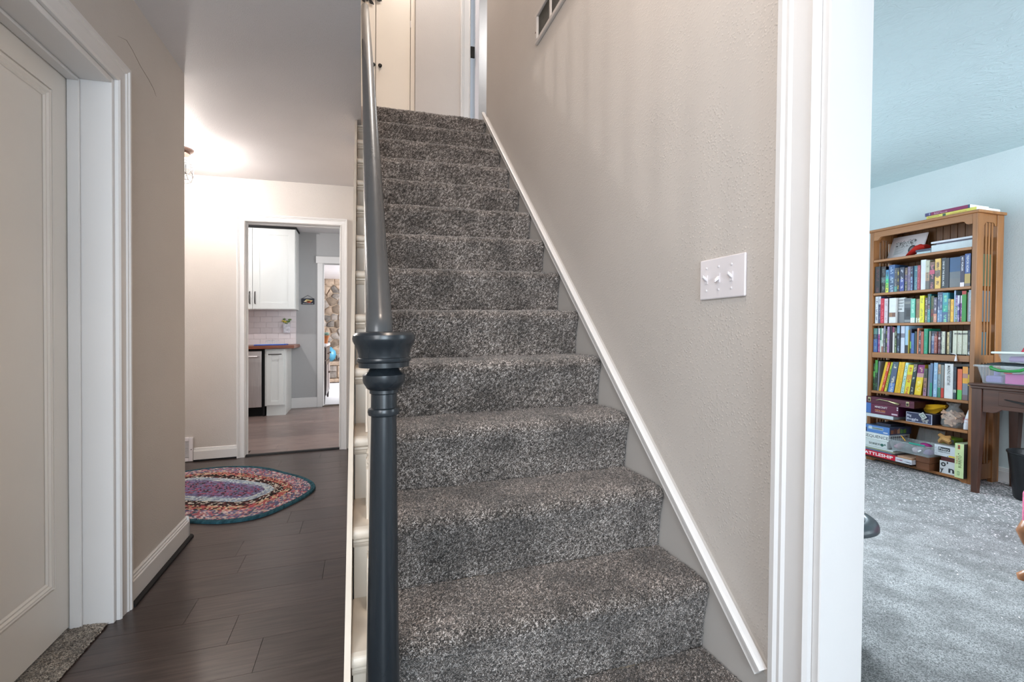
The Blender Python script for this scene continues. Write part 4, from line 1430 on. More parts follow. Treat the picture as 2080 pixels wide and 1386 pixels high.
W_ = (228, 228, 224)
ROW_A = [
    ((2.869, 2.911, .222), 'thick black hardback with dim red lettering', [(1, (22, 20, 24))], (96, 44, 50), None),
    ((2.830, 2.867, .217), 'black novel with a grey green patch', [(.42, (26, 22, 26)), (.2, (74, 96, 98)), (.38, (24, 28, 30))], (120, 130, 130), None),
    ((2.807, 2.829, .186), 'thin blue to green to yellow book', [(.2, (66, 130, 170)), (.2, (74, 170, 170)), (.2, (70, 200, 130)), (.2, (150, 214, 80)), (.2, (222, 226, 70))], (40, 70, 90), None),
    ((2.760, 2.806, .222), 'thick slate blue hardback with pale lettering', [(.5, (58, 92, 140)), (.5, (62, 88, 116))], (180, 200, 220), None),
    ((2.739, 2.758, .193), 'dark grey book with teal foot', [(.78, (72, 74, 80)), (.22, (52, 150, 140))], (150, 150, 150), None),
    ((2.720, 2.738, .191), 'black book with yellow flecks', [(1, (40, 40, 46))], (214, 190, 70), None),
    ((2.686, 2.719, .192), 'dark blue novel with white title', [(.5, (34, 44, 70)), (.5, (54, 70, 140))], (210, 210, 220), None),
    ((2.666, 2.685, .186), 'brown and violet patterned book', [(.3, (96, 76, 62)), (.3, (92, 80, 110)), (.4, (60, 70, 66))], (170, 150, 120), None),
    ((2.641, 2.665, .192), 'dusty mauve book', [(1, (112, 98, 128))], (150, 140, 160), None),
    ((2.621, 2.640, .191), 'navy book with a pale blue edge', [(.45, (40, 40, 60)), (.55, (60, 66, 104))], (150, 190, 220), None),
    ((2.590, 2.620, .192), 'teal blue hardback', [(1, (62, 116, 134))], (140, 176, 186), None),
    ((2.570, 2.589, .191), 'crimson book with faint lettering', [(1, (146, 50, 66))], (190, 100, 110), None),
    ((2.534, 2.569, .230), 'tall white book beside the crimson one', [(1, (216, 222, 226))], None, None),
    ((2.506, 2.533, .219), 'cream to brown gradient book', [(.4, (176, 176, 156)), (.3, (170, 136, 110)), (.3, (96, 90, 88))], (90, 100, 90), None),
    ((2.472, 2.505, .205), 'black book with pink title block', [(.15, (112, 84, 74)), (.15, (40, 40, 42)), (.15, (176, 70, 100)), (.35, (44, 42, 50)), (.2, (60, 44, 48))], (190, 120, 130), None),
    ((2.435, 2.471, .224), 'mustard tan hardback with an oval picture', [(.38, (214, 176, 96)), (.22, (110, 100, 90)), (.4, (216, 178, 92))], (90, 70, 60), None),
    ((2.404, 2.434, .225), 'black hardback with bold white spine lettering', [(1, (32, 44, 54))], None, ('ONE OF THE IDEAL MEN', (214, 218, 220), .1, .92, .5)),
    ((2.383, 2.403, .221), 'plain midnight navy hardback', [(1, (20, 28, 44))], None, None),
    ((2.312, 2.382, .219), 'broad blue book with a grey figure', [(.48, (34, 78, 120)), (.22, (96, 104, 112)), (.3, (104, 108, 112))], None, None),
    ((2.285, 2.310, .223), 'navy book with white and pink title', [(.86, (42, 42, 72)), (.14, (220, 210, 214))], None, ('ART FORGER', (224, 224, 230), .04, .5, .62)),
    ((2.250, 2.284, .233), 'royal blue memoir with yellow foot lettering', [(.62, (48, 78, 140)), (.3, (176, 150, 84)), (.08, (110, 100, 96))], None, ('TREVOR NOAH', (214, 220, 230), .04, .56, .6)),
    ((2.216, 2.249, .227), 'pale green ornate spine book by the post', [(.14, (150, 164, 150)), (.04, (40, 56, 62)), (.2, (146, 166, 140)), (.04, (40, 56, 62)), (.36, (128, 152, 104)), (.04, (40, 56, 62)), (.18, (150, 172, 150))], (84, 110, 74), None),
]
ROW_B = [
    ((2.884, 2.909, .225), 'white book with small dark type', [(1, (206, 212, 218))], (90, 90, 120), None),
    ((2.864, 2.883, .224), 'navy and white book', [(.3, (200, 206, 216)), (.7, (66, 70, 110))], (170, 150, 170), None),
    ((2.833, 2.862, .206), 'bright crimson book', [(1, (186, 20, 52))], (220, 110, 120), None),
    ((2.805, 2.832, .202), 'pale pink white book', [(1, (206, 196, 202))], (160, 140, 150), None),
    ((2.794, 2.804, .205), 'thin black book', [(1, (28, 26, 34))], None, None),
    None, None,
    ((2.603, 2.633, .188), 'mint green classic with a white foot', [(.8, (104, 186, 164)), (.2, (226, 228, 228))], (180, 220, 206), None),
    ((2.571, 2.598, .184), 'brown classic with a white foot', [(.8, (138, 104, 82)), (.2, (226, 228, 228))], (150, 140, 80), None),
    ((2.539, 2.568, .207), 'bright yellow book', [(1, (220, 212, 44))], (150, 150, 60), None),
    ((2.518, 2.535, .189), 'grey brown book with cream script', [(.7, (98, 84, 82)), (.3, (110, 108, 96))], (206, 200, 190), None),
    ((2.500, 2.517, .217), 'dark book with teal lower spine', [(.35, (50, 80, 84)), (.2, (64, 62, 66)), (.45, (60, 140, 142))], (190, 160, 180), None),
    ((2.478, 2.499, .200), 'dark olive and red book', [(.5, (70, 80, 48)), (.3, (112, 38, 44)), (.2, (60, 66, 50))], (100, 110, 50), None),
    ((2.455, 2.477, .187), 'black and white book with orange foot', [(.65, (84, 80, 100)), (.35, (196, 134, 110))], (220, 214, 214), None),
    ((2.437, 2.452, .224), 'slate blue series book with an emblem', [(.3, (70, 84, 112)), (.3, (80, 90, 124)), (.4, (104, 140, 180))], (210, 216, 224), None),
    ((2.420, 2.436, .223), 'slate blue series book, right twin', [(.3, (64, 80, 110)), (.3, (76, 88, 122)), (.4, (100, 134, 174))], (210, 216, 224), None),
    ((2.383, 2.418, .217), 'wide teal book with green swirl', [(.4, (58, 142, 158)), (.25, (44, 150, 140)), (.35, (64, 96, 134))], (140, 220, 160), None),
    ((2.370, 2.382, .171), 'thin olive grey paperback', [(1, (136, 140, 124))], (90, 90, 80), None),
    ((2.350, 2.368, .166), 'short golden yellow paperback', [(1, (224, 176, 66))], (160, 96, 40), None),
    ((2.340, 2.349, .229), 'tall thin pale blue book', [(1, (150, 176, 204))], None, None),
    ((2.326, 2.338, .193), 'purple and green paperback', [(.4, (110, 90, 140)), (.6, (96, 132, 116))], (190, 180, 210), None),
    ((2.313, 2.325, .192), 'white topped violet paperback', [(.3, (200, 206, 216)), (.7, (86, 76, 144))], (200, 190, 210), None),
    ((2.299, 2.312, .191), 'white topped magenta paperback', [(.3, (206, 200, 210)), (.5, (124, 56, 138)), (.2, (150, 40, 80))], (210, 180, 210), None),
    ((2.271, 2.297, .221), 'green book with a red top', [(.12, (170, 44, 36)), (.88, (34, 132, 44))], None, None),
    ((2.262, 2.270, .211), 'thin pinkish grey book', [(1, (166, 154, 154))], None, None),
    ((2.243, 2.260, .226), 'pale blue grey book', [(1, (146, 166, 178))], (190, 200, 206), None),
    ((2.230, 2.241, .221), 'thin steel blue book', [(1, (120, 140, 160))], (180, 190, 200), None),
    ((2.217, 2.228, .220), 'icy blue book against the post', [(1, (150, 176, 190))], (200, 210, 214), None),
]
CR = (198, 200, 182)
ROW_C = [
    ((2.881, 2.914, .200), 'teal topped blue book', [(.25, (70, 122, 108)), (.2, (44, 52, 64)), (.55, (62, 92, 148))], (110, 140, 150), None),
    ((2.864, 2.877, .200), 'magenta and white book', [(.25, (206, 200, 200)), (.75, (150, 52, 118))], (220, 200, 210), None),
    ((2.851, 2.862, .202), 'thin green and white book', [(.5, (70, 140, 110)), (.5, (190, 204, 196))], None, None),
    ((2.835, 2.849, .200), 'white book with a red foot', [(.75, (204, 204, 196)), (.25, (176, 84, 84))], (80, 120, 90), None),
    ((2.818, 2.832, .222), 'tall lavender grey book', [(.3, (130, 128, 150)), (.7, (88, 84, 96))], (180, 180, 180), None),
    ((2.803, 2.817, .195), 'black book with lime lettering', [(1, (38, 40, 44))], (170, 196, 70), None),
    ((2.788, 2.802, .213), 'lilac book', [(.7, (164, 140, 178)), (.3, (176, 120, 170))], (110, 90, 120), None),
    ((2.772, 2.785, .217), 'black plum book', [(1, (34, 20, 40))], None, None),
    ((2.761, 2.770, .212), 'thin maroon book', [(.2, (150, 70, 110)), (.8, (96, 66, 84))], None, None),
    ((2.746, 2.759, .207), 'white book between dark ones', [(.2, (120, 50, 80)), (.8, (204, 204, 198))], None, None),
    ((2.730, 2.743, .198), 'black book with green white lettering', [(.5, (40, 44, 34)), (.5, (60, 80, 40))], (196, 214, 170), None),
    ((2.707, 2.728, .225), 'tall blue black book', [(.3, (96, 140, 170)), (.7, (30, 42, 58))], (150, 170, 190), None),
    ((2.676, 2.705, .217), 'white book with a small dark picture', [(.28, (196, 204, 222)), (.16, (120, 120, 136)), (.56, (200, 208, 224))], None, None),
    ((2.649, 2.673, .217), 'pale sky blue book with a black foot', [(.7, (160, 196, 222)), (.3, (26, 26, 34))], None, None),
    ((2.639, 2.646, .184), 'thin mustard book', [(1, (158, 138, 46))], None, None),
    ((2.628, 2.637, .189), 'thin dark book with a lime patch', [(.5, (60, 66, 90)), (.3, (130, 196, 84)), (.2, (50, 56, 56))], None, None),
    ((2.605, 2.626, .161), 'short royal blue book', [(1, (62, 96, 156))], (90, 130, 180), None),
    ((2.588, 2.603, .173), 'dark green black book', [(1, (34, 56, 52))], None, None),
    ((2.574, 2.586, .199), 'orange book', [(1, (206, 124, 82))], None, None),
    ((2.555, 2.573, .179), 'dark brown book with white flecks', [(1, (74, 52, 56))], (190, 186, 186), None),
    ((2.537, 2.554, .173), 'brick red book', [(1, (166, 82, 66))], None, None),
    ((2.510, 2.535, .194), 'emerald green book', [(1, (24, 134, 100))], (60, 160, 130), None),
    ((2.492, 2.502, .175), 'thin grey tan classic', [(1, (150, 146, 134))], None, None),
    ((2.470, 2.490, .175), 'navy topped slate classic', [(.2, (34, 44, 66)), (.2, (140, 150, 170)), (.6, (78, 94, 138))], (150, 160, 180), None),
    ((2.447, 2.466, .172), 'brick and maroon classic', [(.2, (60, 36, 44)), (.2, (150, 84, 80)), (.6, (134, 70, 62))], (180, 130, 120), None),
    ((2.430, 2.444, .172), 'maroon classic with a white patch', [(.25, (66, 40, 54)), (.1, (214, 214, 210)), (.65, (92, 50, 64))], (170, 140, 150), None),
    ((2.418, 2.428, .174), 'charcoal classic with grey lettering', [(1, (62, 62, 64))], (140, 140, 136), None),
    ((2.397, 2.416, .172), 'cream classic with a black device', [(1, CR)], (150, 150, 130), None),
    ((2.390, 2.395, .172), 'very thin black booklet', [(1, (40, 34, 34))], None, None),
    ((2.373, 2.388, .168), 'cream yellow book with dark title', [(1, (206, 190, 140))], (84, 74, 60), None),
    ((2.357, 2.371, .176), 'dark green grey classic', [(1, (58, 66, 66))], (110, 120, 110), None),
    ((2.340, 2.354, .178), 'pale cream set volume, left end', [(1, (204, 206, 190))], None, None),
    ((2.3245, 2.3385, .178), 'cream set volume with a small black mark', [(.1, CR), (.05, (60, 60, 60)), (.85, CR)], (176, 176, 160), None),
    ((2.3088, 2.3235, .178), 'cream set volume, third of the set', [(.1, CR), (.05, (60, 60, 60)), (.85, CR)], (176, 160, 150), None),
    ((2.2938, 2.3078, .177), 'cream set volume, fourth of the set', [(.1, CR), (.05, (60, 60, 60)), (.85, CR)], (180, 170, 160), None),
    ((2.2778, 2.2928, .177), 'cream set volume, fifth of the set', [(.1, CR), (.05, (60, 60, 60)), (.85, CR)], (170, 170, 150), None),
    ((2.2595, 2.2768, .177), 'cream set volume, right end', [(.1, CR), (.05, (60, 60, 60)), (.85, CR)], (170, 180, 150), None),
    ((2.2455, 2.257, .181), 'black book with a white round mark', [(.85, (34, 38, 50)), (.1, (206, 206, 206)), (.05, (34, 38, 50))], (110, 116, 120), None),
    ((2.216, 2.244, .169), 'light teal blue book by the post', [(1, (108, 164, 180))], (150, 190, 160), None),
]
YE = (228, 186, 20)
ROW_D = [
    ((2.897, 2.915, .226), 'black game guide with green panels', [(.3, (34, 60, 34)), (.2, (90, 170, 80)), (.5, (36, 70, 40))], (110, 190, 90), None, 0),
    ((2.874, 2.895, .255), 'dark green and black game book', [(.15, (60, 140, 50)), (.25, (70, 150, 60)), (.6, (26, 44, 34))], (70, 120, 70), None, 0),
    ((2.868, 2.873, .247), 'grey lilac book leaning right', [(1, (142, 148, 166))], None, None, .006),
    ((2.848, 2.866, .245), 'leaning yellow book', [(1, YE)], None, None, .052),
    ((2.828, 2.847, .242), 'leaning red orange book', [(1, (200, 66, 36))], (220, 190, 160), None, .052),
    ((2.808, 2.827, .243), 'leaning yellow and green striped book', [(.5, (200, 204, 50)), (.5, (214, 206, 60))], (60, 120, 50), None, .052),
    ((2.791, 2.807, .242), 'leaning dark green book', [(.4, (40, 110, 60)), (.6, (34, 84, 66))], None, None, .046),
    ((2.747, 2.789, .248), 'thick blue grey comic book with busy spine', [(.2, (70, 90, 104)), (.5, (78, 92, 120)), (.3, (96, 130, 190))], (220, 214, 190), None, .036),
    ((2.721, 2.741, .250), 'yellow magazine volume', [(1, (226, 184, 24))], (190, 150, 20), None, .034),
    ((2.698, 2.720, .251), 'right hand yellow magazine volume', [(1, (230, 180, 30))], (200, 150, 30), None, .034),
    ((2.671, 2.692, .248), 'mint white book with fine lettering', [(1, (186, 222, 206))], (90, 120, 110), None, .034),
    ((2.631, 2.669, .232), 'yellow book with red rings', [(.35, (220, 206, 40)), (.15, (214, 150, 50)), (.2, (220, 204, 40)), (.3, (222, 206, 44))], (190, 90, 40), None, .030),
    ((2.602, 2.629, .239), 'black book with white circles', [(.2, (110, 96, 90)), (.4, (40, 60, 60)), (.4, (34, 36, 38))], (200, 206, 190), None, .026),
    ((2.553, 2.600, .236), 'thick yellow book with a purple top', [(.28, (124, 30, 104)), (.12, (196, 150, 150)), (.6, (228, 196, 30))], (236, 224, 160), None, .026),
    ((2.512, 2.535, .210), 'tan and black paperback', [(.35, (70, 80, 60)), (.35, (150, 110, 90)), (.3, (150, 110, 130))], (40, 36, 36), None, .006),
    ((2.492, 2.509, .241), 'tall grey book', [(.5, (110, 120, 136)), (.5, (124, 122, 136))], None, None, .004),
    ((2.473, 2.490, .254), 'steel blue book with green foot', [(.6, (90, 116, 150)), (.4, (50, 140, 116))], None, None, .004),
    ((2.444, 2.470, .259), 'tall pale blue book', [(1, (140, 176, 206))], (190, 210, 224), None, .004),
    ((2.423, 2.442, .248), 'light grey book with a cartoon face', [(.3, (196, 160, 130)), (.4, (140, 156, 160)), (.3, (40, 140, 106))], (90, 90, 90), None, 0),
    ((2.403, 2.421, .245), 'grey book with a red foot', [(.7, (130, 136, 136)), (.3, (190, 50, 36))], None, None, 0),
    ((2.396, 2.401, .238), 'thin brown orange booklet', [(1, (170, 110, 66))], None, None, 0),
    ((2.340, 2.394, .256), 'thick white cookbook with black spine lettering', [(1, (214, 216, 216))], None, ('MAKING VEGETAR', (40, 40, 44), .05, .62, .5), 0),
    ((2.320, 2.337, .236), 'dark navy book with a pale disc', [(.7, (34, 44, 60)), (.1, (170, 180, 170)), (.2, (34, 60, 70))], (60, 80, 90), None, 0),
    ((2.289, 2.318, .222), 'orange book with a green foot', [(.68, (222, 104, 64)), (.32, (96, 186, 92))], None, None, 0),
    ((2.255, 2.287, .241), 'yellow and grey textbook', [(.2, (222, 150, 60)), (.15, (176, 130, 120)), (.15, (220, 160, 50)), (.35, (126, 130, 142)), (.15, (110, 90, 96))], None, None, 0),
    ((2.232, 2.253, .235), 'black and yellow book against the post', [(.2, (44, 44, 54)), (.35, (200, 170, 40)), (.45, (40, 40, 46))], None, None, 0),
]
for rowname, zsh, items, grp in (('top', SH[1], ROW_A, 'books in the top book row'), ('second', SH[2], ROW_B, 'books in the second book row'),
                                 ('third', SH[3], ROW_C, 'books in the third book row'), ('lowest', SH[4], ROW_D, 'books in the lowest book row')):
    for i, it in enumerate(items):
        if it is None:
            continue
        (a, c, h), desc, bands, letter, title = it[:5]
        lean = it[5] if len(it) > 5 else 0.0
        dep = min(.215, h * br_.uniform(.66, .78))
        book(a, c - .0006, zsh + .0008, h, bands, dep, f'{desc}, {ORD[i + 1]} from left in the {rowname} book row', grp, lean, letter, title, .22 if i >= len(items) - 2 else .9)


def boxm(x0, x1, y0, y1, z0, z1, cols=None):
    """box with its own colour per face: front(-x), near side(-y), top, rest"""
    b = B()
    f = [((x0, y0, z0), (x0, y0, z1), (x0, y1, z1), (x0, y1, z0)), ((x0, y0, z0), (x1, y0, z0), (x1, y0, z1), (x0, y0, z1)), ((x0, y0, z1), (x1, y0, z1), (x1, y1, z1), (x0, y1, z1)),
         ((x0, y1, z0), (x0, y1, z1), (x1, y1, z1), (x1, y1, z0)), ((x0, y0, z0), (x0, y1, z0), (x1, y1, z0), (x1, y0, z0)), ((x1, y0, z0), (x1, y1, z0), (x1, y1, z1), (x1, y0, z1))]
    cols = list(cols) + [cols[-1]] * 6
    for q, c in zip(f, cols):
        b.col = sc_(c)
        b.add(q, [(0, 1, 2, 3)])
    return b


def front_rect(b, x, y0, y1, z0, z1, c):
    b.col = sc_(c)
    b.add([(x, y0, z0), (x, y0, z1), (x, y1, z1), (x, y1, z0)], [(0, 1, 2, 3)])


def ftext(parent, body, size, y, z, col, width, x, **kw):
    """lettering on a face that looks towards -x; y,z = left end of the baseline seen from the room"""
    return text('lettering', body, size, (x, y, z), (0, -1, 0), (0, 0, 1), flat('ink_%d_%d_%d' % col, *col, .5), parent, width=width, push=-0.0 if False else 0.0008, **kw)


# two books in the second row that stand with their covers turned out
o = obj('book', boxm(4.150, 4.172, 2.690, 2.758, SH[2] + .001, SH[2] + .205, [(120, 124, 128), (200, 200, 196), (190, 190, 186), (150, 150, 150)]), M['print'],
        label='grey and white book turned to show its front cover, left of the gray photo book', cat='book', group='books in the second book row')
b = boxm(4.124, 4.149, 2.742, 2.792, SH[2] + .001, SH[2] + .204, [(214, 218, 220), (205, 205, 202), (200, 200, 196), (200, 200, 196)])
o = obj('book', b, M['print'], label='white book with a brown picture band and black cover words, second book row', cat='book', group='books in the second book row')
b = B()
front_rect(b, 4.1236, 2.743, 2.791, SH[2] + .05, SH[2] + .086, (116, 84, 70))
front_rect(b, 4.1234, 2.768, 2.790, SH[2] + .052, SH[2] + .083, (150, 110, 80))
b.col = sc_((214, 218, 220))
b.add([(4.1498, 2.690, SH[2] + .09), (4.1498, 2.690, SH[2] + .203), (4.1498, 2.741, SH[2] + .203), (4.1498, 2.741, SH[2] + .09)], [(0, 1, 2, 3)])
obj('cover_print', b, M['print'], o)
for i, s_t in enumerate(('I DON\'T', 'WANT', 'TO', 'ASK')):
    ftext(o, s_t, .019, 2.738, SH[2] + .178 - i * .024, (30, 30, 36), .044 - .005 * i, 4.1490)
o = obj('book', boxm(4.135, 4.155, 2.637, 2.686, SH[2] + .001, SH[2] + .196, [(92, 98, 104), (180, 178, 170), (190, 190, 186), (120, 120, 120)]), M['print'],
        label='grey book with a black and white photo cover facing out, second book row', cat='book', group='books in the second book row')
b = B()
front_rect(b, 4.1346, 2.639, 2.684, SH[2] + .03, SH[2] + .12, (60, 66, 74))
front_rect(b, 4.1344, 2.642, 2.670, SH[2] + .05, SH[2] + .105, (44, 48, 54))
front_rect(b, 4.1344, 2.641, 2.682, SH[2] + .15, SH[2] + .17, (128, 130, 128))
front_rect(b, 4.1344, 2.641, 2.682, SH[2] + .008, SH[2] + .022, (140, 146, 150))
obj('cover_print', b, M['print'], o)

# books lying on top of the bookcase
o = obj('book', boxm(4.13, 4.385, 2.226, 2.538, BT + .0008, BT + .027, [(214, 206, 92), (226, 226, 222), (220, 214, 140), (214, 206, 92)]), M['print'],
        label='pale yellow book lying on top of the bookcase, lower of two', cat='book', group='books lying on top of the bookcase')
ftext(o, 'ALMOST FOR', .010, 2.530, BT + .014, (70, 70, 50), .075, 4.13)
ftext(o, 'THE ROAD', .007, 2.525, BT + .005, (170, 80, 50), .05, 4.13)
ftext(o, 'FOOTSTEPS FOR', .010, 2.385, BT + .009, (196, 110, 60), .10, 4.13)
b = B()
front_rect(b, 4.1297, 2.412, 2.432, BT + .004, BT + .024, (60, 90, 70))
obj('spine_print', b, M['print'], o)
obj('pages', B().box(4.14, 4.386, 2.2255, 2.232, BT + .003, BT + .025), flat('white_pages', 232, 232, 228, .8), o)
b = boxm(4.125, 4.33, 2.262, 2.545, BT + .0278, BT + .0515, [(124, 18, 76), (226, 226, 220), (120, 24, 76), (124, 18, 76)])
o = obj('book', b, M['print'], label='magenta book with navy spine ends lying on the yellow book', cat='book', group='books lying on top of the bookcase')
b = B()
front_rect(b, 4.1246, 2.506, 2.545, BT + .028, BT + .0513, (62, 56, 104))
front_rect(b, 4.1246, 2.262, 2.274, BT + .028, BT + .0513, (48, 72, 100))
front_rect(b, 4.1244, 2.512, 2.518, BT + .031, BT + .048, (150, 150, 176))
obj('spine_print', b, M['print'], o)['kind'] = 'stuff'
ftext(o, "Birdwatcher's", .007, 2.485, BT + .042, (220, 190, 210), .05, 4.1246)
ftext(o, 'Nature Area Life', .010, 2.485, BT + .032, (236, 214, 226), .085, 4.1246)
obj('pages', B().box(4.13, 4.328, 2.2605, 2.268, BT + .030, BT + .049), flat('white_pages', 232, 232, 228, .8), o)

# top shelf things
S1 = SH[0] + .001
pc = obj('canvas_print', B().prism([(4.255, S1), (4.268, S1), (4.352, S1 + .20), (4.339, S1 + .20)], 'y', 2.655, 2.912), M['plastic'], label='white canvas with a black ink drawing leaning in the top shelf', cat='picture')
b = B()
rr = random.Random(8)
sx = (4.339 - 4.255) / .20


def onpic(y, z):
    return (4.255 + sx * (z) - .0012, y, S1 + z)


b.col = sc_((206, 210, 214))
b.add([onpic(2.87, .04), onpic(2.72, .04), onpic(2.715, .15), onpic(2.875, .15)], [(0, 1, 2, 3)])
for i in range(70):
    b.col = sc_((34, 34, 36))
    t = rr.random()
    y = 2.872 - t * .15
    z = .15 - .03 * math.sin(math.pi * t) * rr.uniform(-.2, 1) - (rr.random() ** 2) * .04 + .012 * t
    r = rr.uniform(.002, .006)
    a = rr.uniform(-1, 1)
    x1_, z1_ = r * math.cos(a), r * math.sin(a)
    p = [onpic(y + x1_ - z1_ * .4, z + z1_ + x1_ * .4), onpic(y - x1_ - z1_ * .4, z - z1_ + x1_ * .4), onpic(y - x1_ + z1_ * .4, z - z1_ - x1_ * .4), onpic(y + x1_ + z1_ * .4, z + z1_ - x1_ * .4)]
    b.add([(q[0] - .0006, q[1], q[2]) for q in p], [(0, 1, 2, 3)])
for i in range(8):
    z = .05 + i * .010
    b.col = sc_((90, 92, 96))
    p = [onpic(2.865, z), onpic(2.80 + rr.uniform(-.02, .02), z + .001), onpic(2.80, z + .0025), onpic(2.865, z + .0022)]
    b.add([(q[0] - .0008, q[1], q[2]) for q in p], [(0, 1, 2, 3)])
for i in range(5):
    b.col = sc_((60 + 20 * i, 58 + 20 * i, 62 + 20 * i))
    c_, r_ = (2.735, .075), .034 - .005 * i
    b.add([(onpic(c_[0] + r_ * .8 * math.cos(a), c_[1] + r_ * math.sin(a))[0] - .001 - .0003 * i, c_[0] + r_ * .8 * math.cos(a), S1 + c_[1] + r_ * math.sin(a)) for a in np.linspace(0, 2 * math.pi, 14, endpoint=False)], [tuple(range(14))])
obj('ink_drawing', b, M['print'], pc)
rd = B()
n = 18
vs, fs = [], []
for i in range(n):
    t = i / (n - 1)
    y = 2.705 - t * .135
    zc = S1 + .004 + .068 * math.sin(min(1, t * 1.3) * math.pi / 2) - .01 * t
    for j in range(8):
        a = 2 * math.pi * j / 8
        rr_ = .014 + .012 * math.sin(math.pi * t) + .003 * math.sin(j * 2 + i)
        vs.append((4.20 + .04 * math.cos(a), y, max(S1 + .0005, zc + rr_ * math.sin(a))))
for i in range(n - 1):
    for j in range(8):
        k = (j + 1) % 8
        fs.append((i * 8 + j, i * 8 + k, (i + 1) * 8 + k, (i + 1) * 8 + j))
fs += [tuple(range(7, -1, -1)), tuple((n - 1) * 8 + j for j in range(8))]
obj('folded_cloth', rd.add(vs, fs), flat('red_cloth', 196, 40, 30, .8), smooth=60, label='bright red folded cloth in front of the ink drawing, top shelf', cat='cloth')
o = obj('booklet', boxm(4.13, 4.155, 2.505, 2.600, S1, S1 + .016, [(170, 196, 204), (150, 160, 170), (160, 180, 190), (160, 180, 190)]), M['print'], label='pale blue booklet lying flat under a dark blue one, top shelf', cat='booklet')
o = obj('booklet', boxm(4.126, 4.155, 2.506, 2.606, S1 + .0165, S1 + .034, [(30, 42, 66), (150, 160, 170), (150, 158, 180), (40, 50, 70)]), M['print'], label='dark blue booklet lying on the pale blue booklet, top shelf', cat='booklet')
bd = obj('ring_binder', boxm(4.128, 4.33, 2.246, 2.500, S1, S1 + .052, [(186, 196, 200), (206, 210, 212), (214, 220, 224), (190, 196, 200)]), M['print'], label='thick white ring binder lying flat on the top shelf', cat='binder', bevel=.003)
obj('binder_pages', B().box(4.14, 4.325, 2.2445, 2.2475, S1 + .008, S1 + .044), flat('binder_grey', 150, 160, 160), bd)
nt = obj('notebook', boxm(4.132, 4.32, 2.244, 2.505, S1 + .0655, S1 + .079, [(200, 202, 210), (206, 208, 212), (226, 228, 232), (200, 200, 206)]), M['print'], label='white folder lying on the dark notebook above the binder', cat='folder', bevel=.002)
obj('notebook', boxm(4.134, 4.32, 2.246, 2.470, S1 + .0525, S1 + .065, [(58, 56, 76), (90, 92, 100), (60, 60, 76), (60, 60, 76)]), M['print'], label='dark plum notebook between the white folder and the white binder', cat='notebook')

# small things resting on the third book row's shelf edge
o = obj('bookmark', B().box(4.1105, 4.1225, 2.262, 2.50, SH[3] + .0008, SH[3] + .0075), M['black'], label='black strap lying along the thick shelf edge', cat='strap')
ts = thing('bookmark_tassel', (4.105, 2.312, SH[3] - .04), 'white tassel hanging over the thick shelf edge', 'tassel')
obj('cord', B().tube([(4.116, 2.35, SH[3] + .012), (4.106, 2.33, SH[3] + .011), (4.1045, 2.314, SH[3] + .006), (4.1045, 2.312, SH[3] - .008)], .0022, 6), M['plastic'], ts)
obj('fringe', B().lathe([(.003, 0), (.004, -.006), (.005, -.010), (.009, -.034), (.0085, -.036)], (4.1005, 2.312, SH[3] - .006), 12), M['plastic'], ts, smooth=60)
# ------------------------------------------------------------------ games and boxes on the two lower shelves
S6, S7 = SH[5] + .001, .059


def gamebox(name, x0, x1, y0, y1, z0, z1, cols, label, cat='box', lid=None, group=None, bevel=.0015):
    o = obj(name, boxm(x0, x1, y0, y1, z0, z1, cols), M['print'], label=label, cat=cat, bevel=bevel, group=group)
    if lid:
        b = boxm(x0 - .0015, x1 + .0015, y0 - .0015, y1 + .0015, z1 - lid, z1 + .0008, cols)
        obj('lid', b, M['print'], o, bevel=.001)
    return o


o = gamebox('game_box', 4.05, 4.30, 2.695, 2.927, S6, S6 + .026, [(196, 204, 208), (150, 160, 166), (120, 126, 130), (90, 94, 100)], 'flat pale grey game box at the bottom of the left stack, games shelf')
o = gamebox('game_box', 4.062, 4.32, 2.665, 2.879, S6 + .0275, S6 + .109, [(92, 18, 54), (66, 16, 48), (60, 20, 40), (70, 16, 44)], 'dark red game box with white and orange lettering under the maroon case')
ftext(o, 'MINECRAFT', .022, 2.848, S6 + .078, (226, 220, 222), .098, 4.062, bold=.008)
ftext(o, 'PORTAL DASH', .016, 2.846, S6 + .051, (236, 160, 80), .080, 4.062, bold=.006)
b = B()
front_rect(b, 4.0615, 2.764, 2.844, S6 + .044, S6 + .046, (230, 200, 190))
front_rect(b, 4.0615, 2.672, 2.716, S6 + .036, S6 + .048, (200, 176, 190))
for i in range(2):
    front_rect(b, 4.0615, 2.668, 2.678, S6 + .076 + .016 * i, S6 + .086 + .016 * i, (210, 206, 210))
o_ = obj('front_print', b, M['print'], o)
o_['kind'] = 'stuff'
gamebox('game_box', 4.065, 4.16, 2.8805, 2.9285, S6 + .0275, S6 + .110, [(70, 112, 176), (60, 90, 140), (50, 90, 150), (60, 90, 150)], 'small sky blue box beside the dark red game box', lid=None)
cs = thing('carry_case', (4.14, 2.74, S6 + .111), 'maroon carrying case with brass clasps and handle on top of the games', 'case')
b = boxm(4.064, 4.29, 2.555, 2.922, S6 + .1105, S6 + .164, [(84, 24, 48), (60, 20, 38), (54, 18, 34), (60, 20, 40)])
obj('case_body', b, M['print'], cs, bevel=.004)
obj('lid_seam', B().box(4.0632, 4.066, 2.557, 2.920, S6 + .1385, S6 + .140), M['black'], cs)
for y in (2.600, 2.893):
    cl_ = obj('clasp', B().box(4.060, 4.0645, y - .012, y + .012, S6 + .122, S6 + .158), M['brass'], cs, bevel=.002)
    obj('clasp_plate', B().box(4.057, 4.0605, y - .007, y + .007, S6 + .128, S6 + .146), M['nickel'], cl_, bevel=.001)
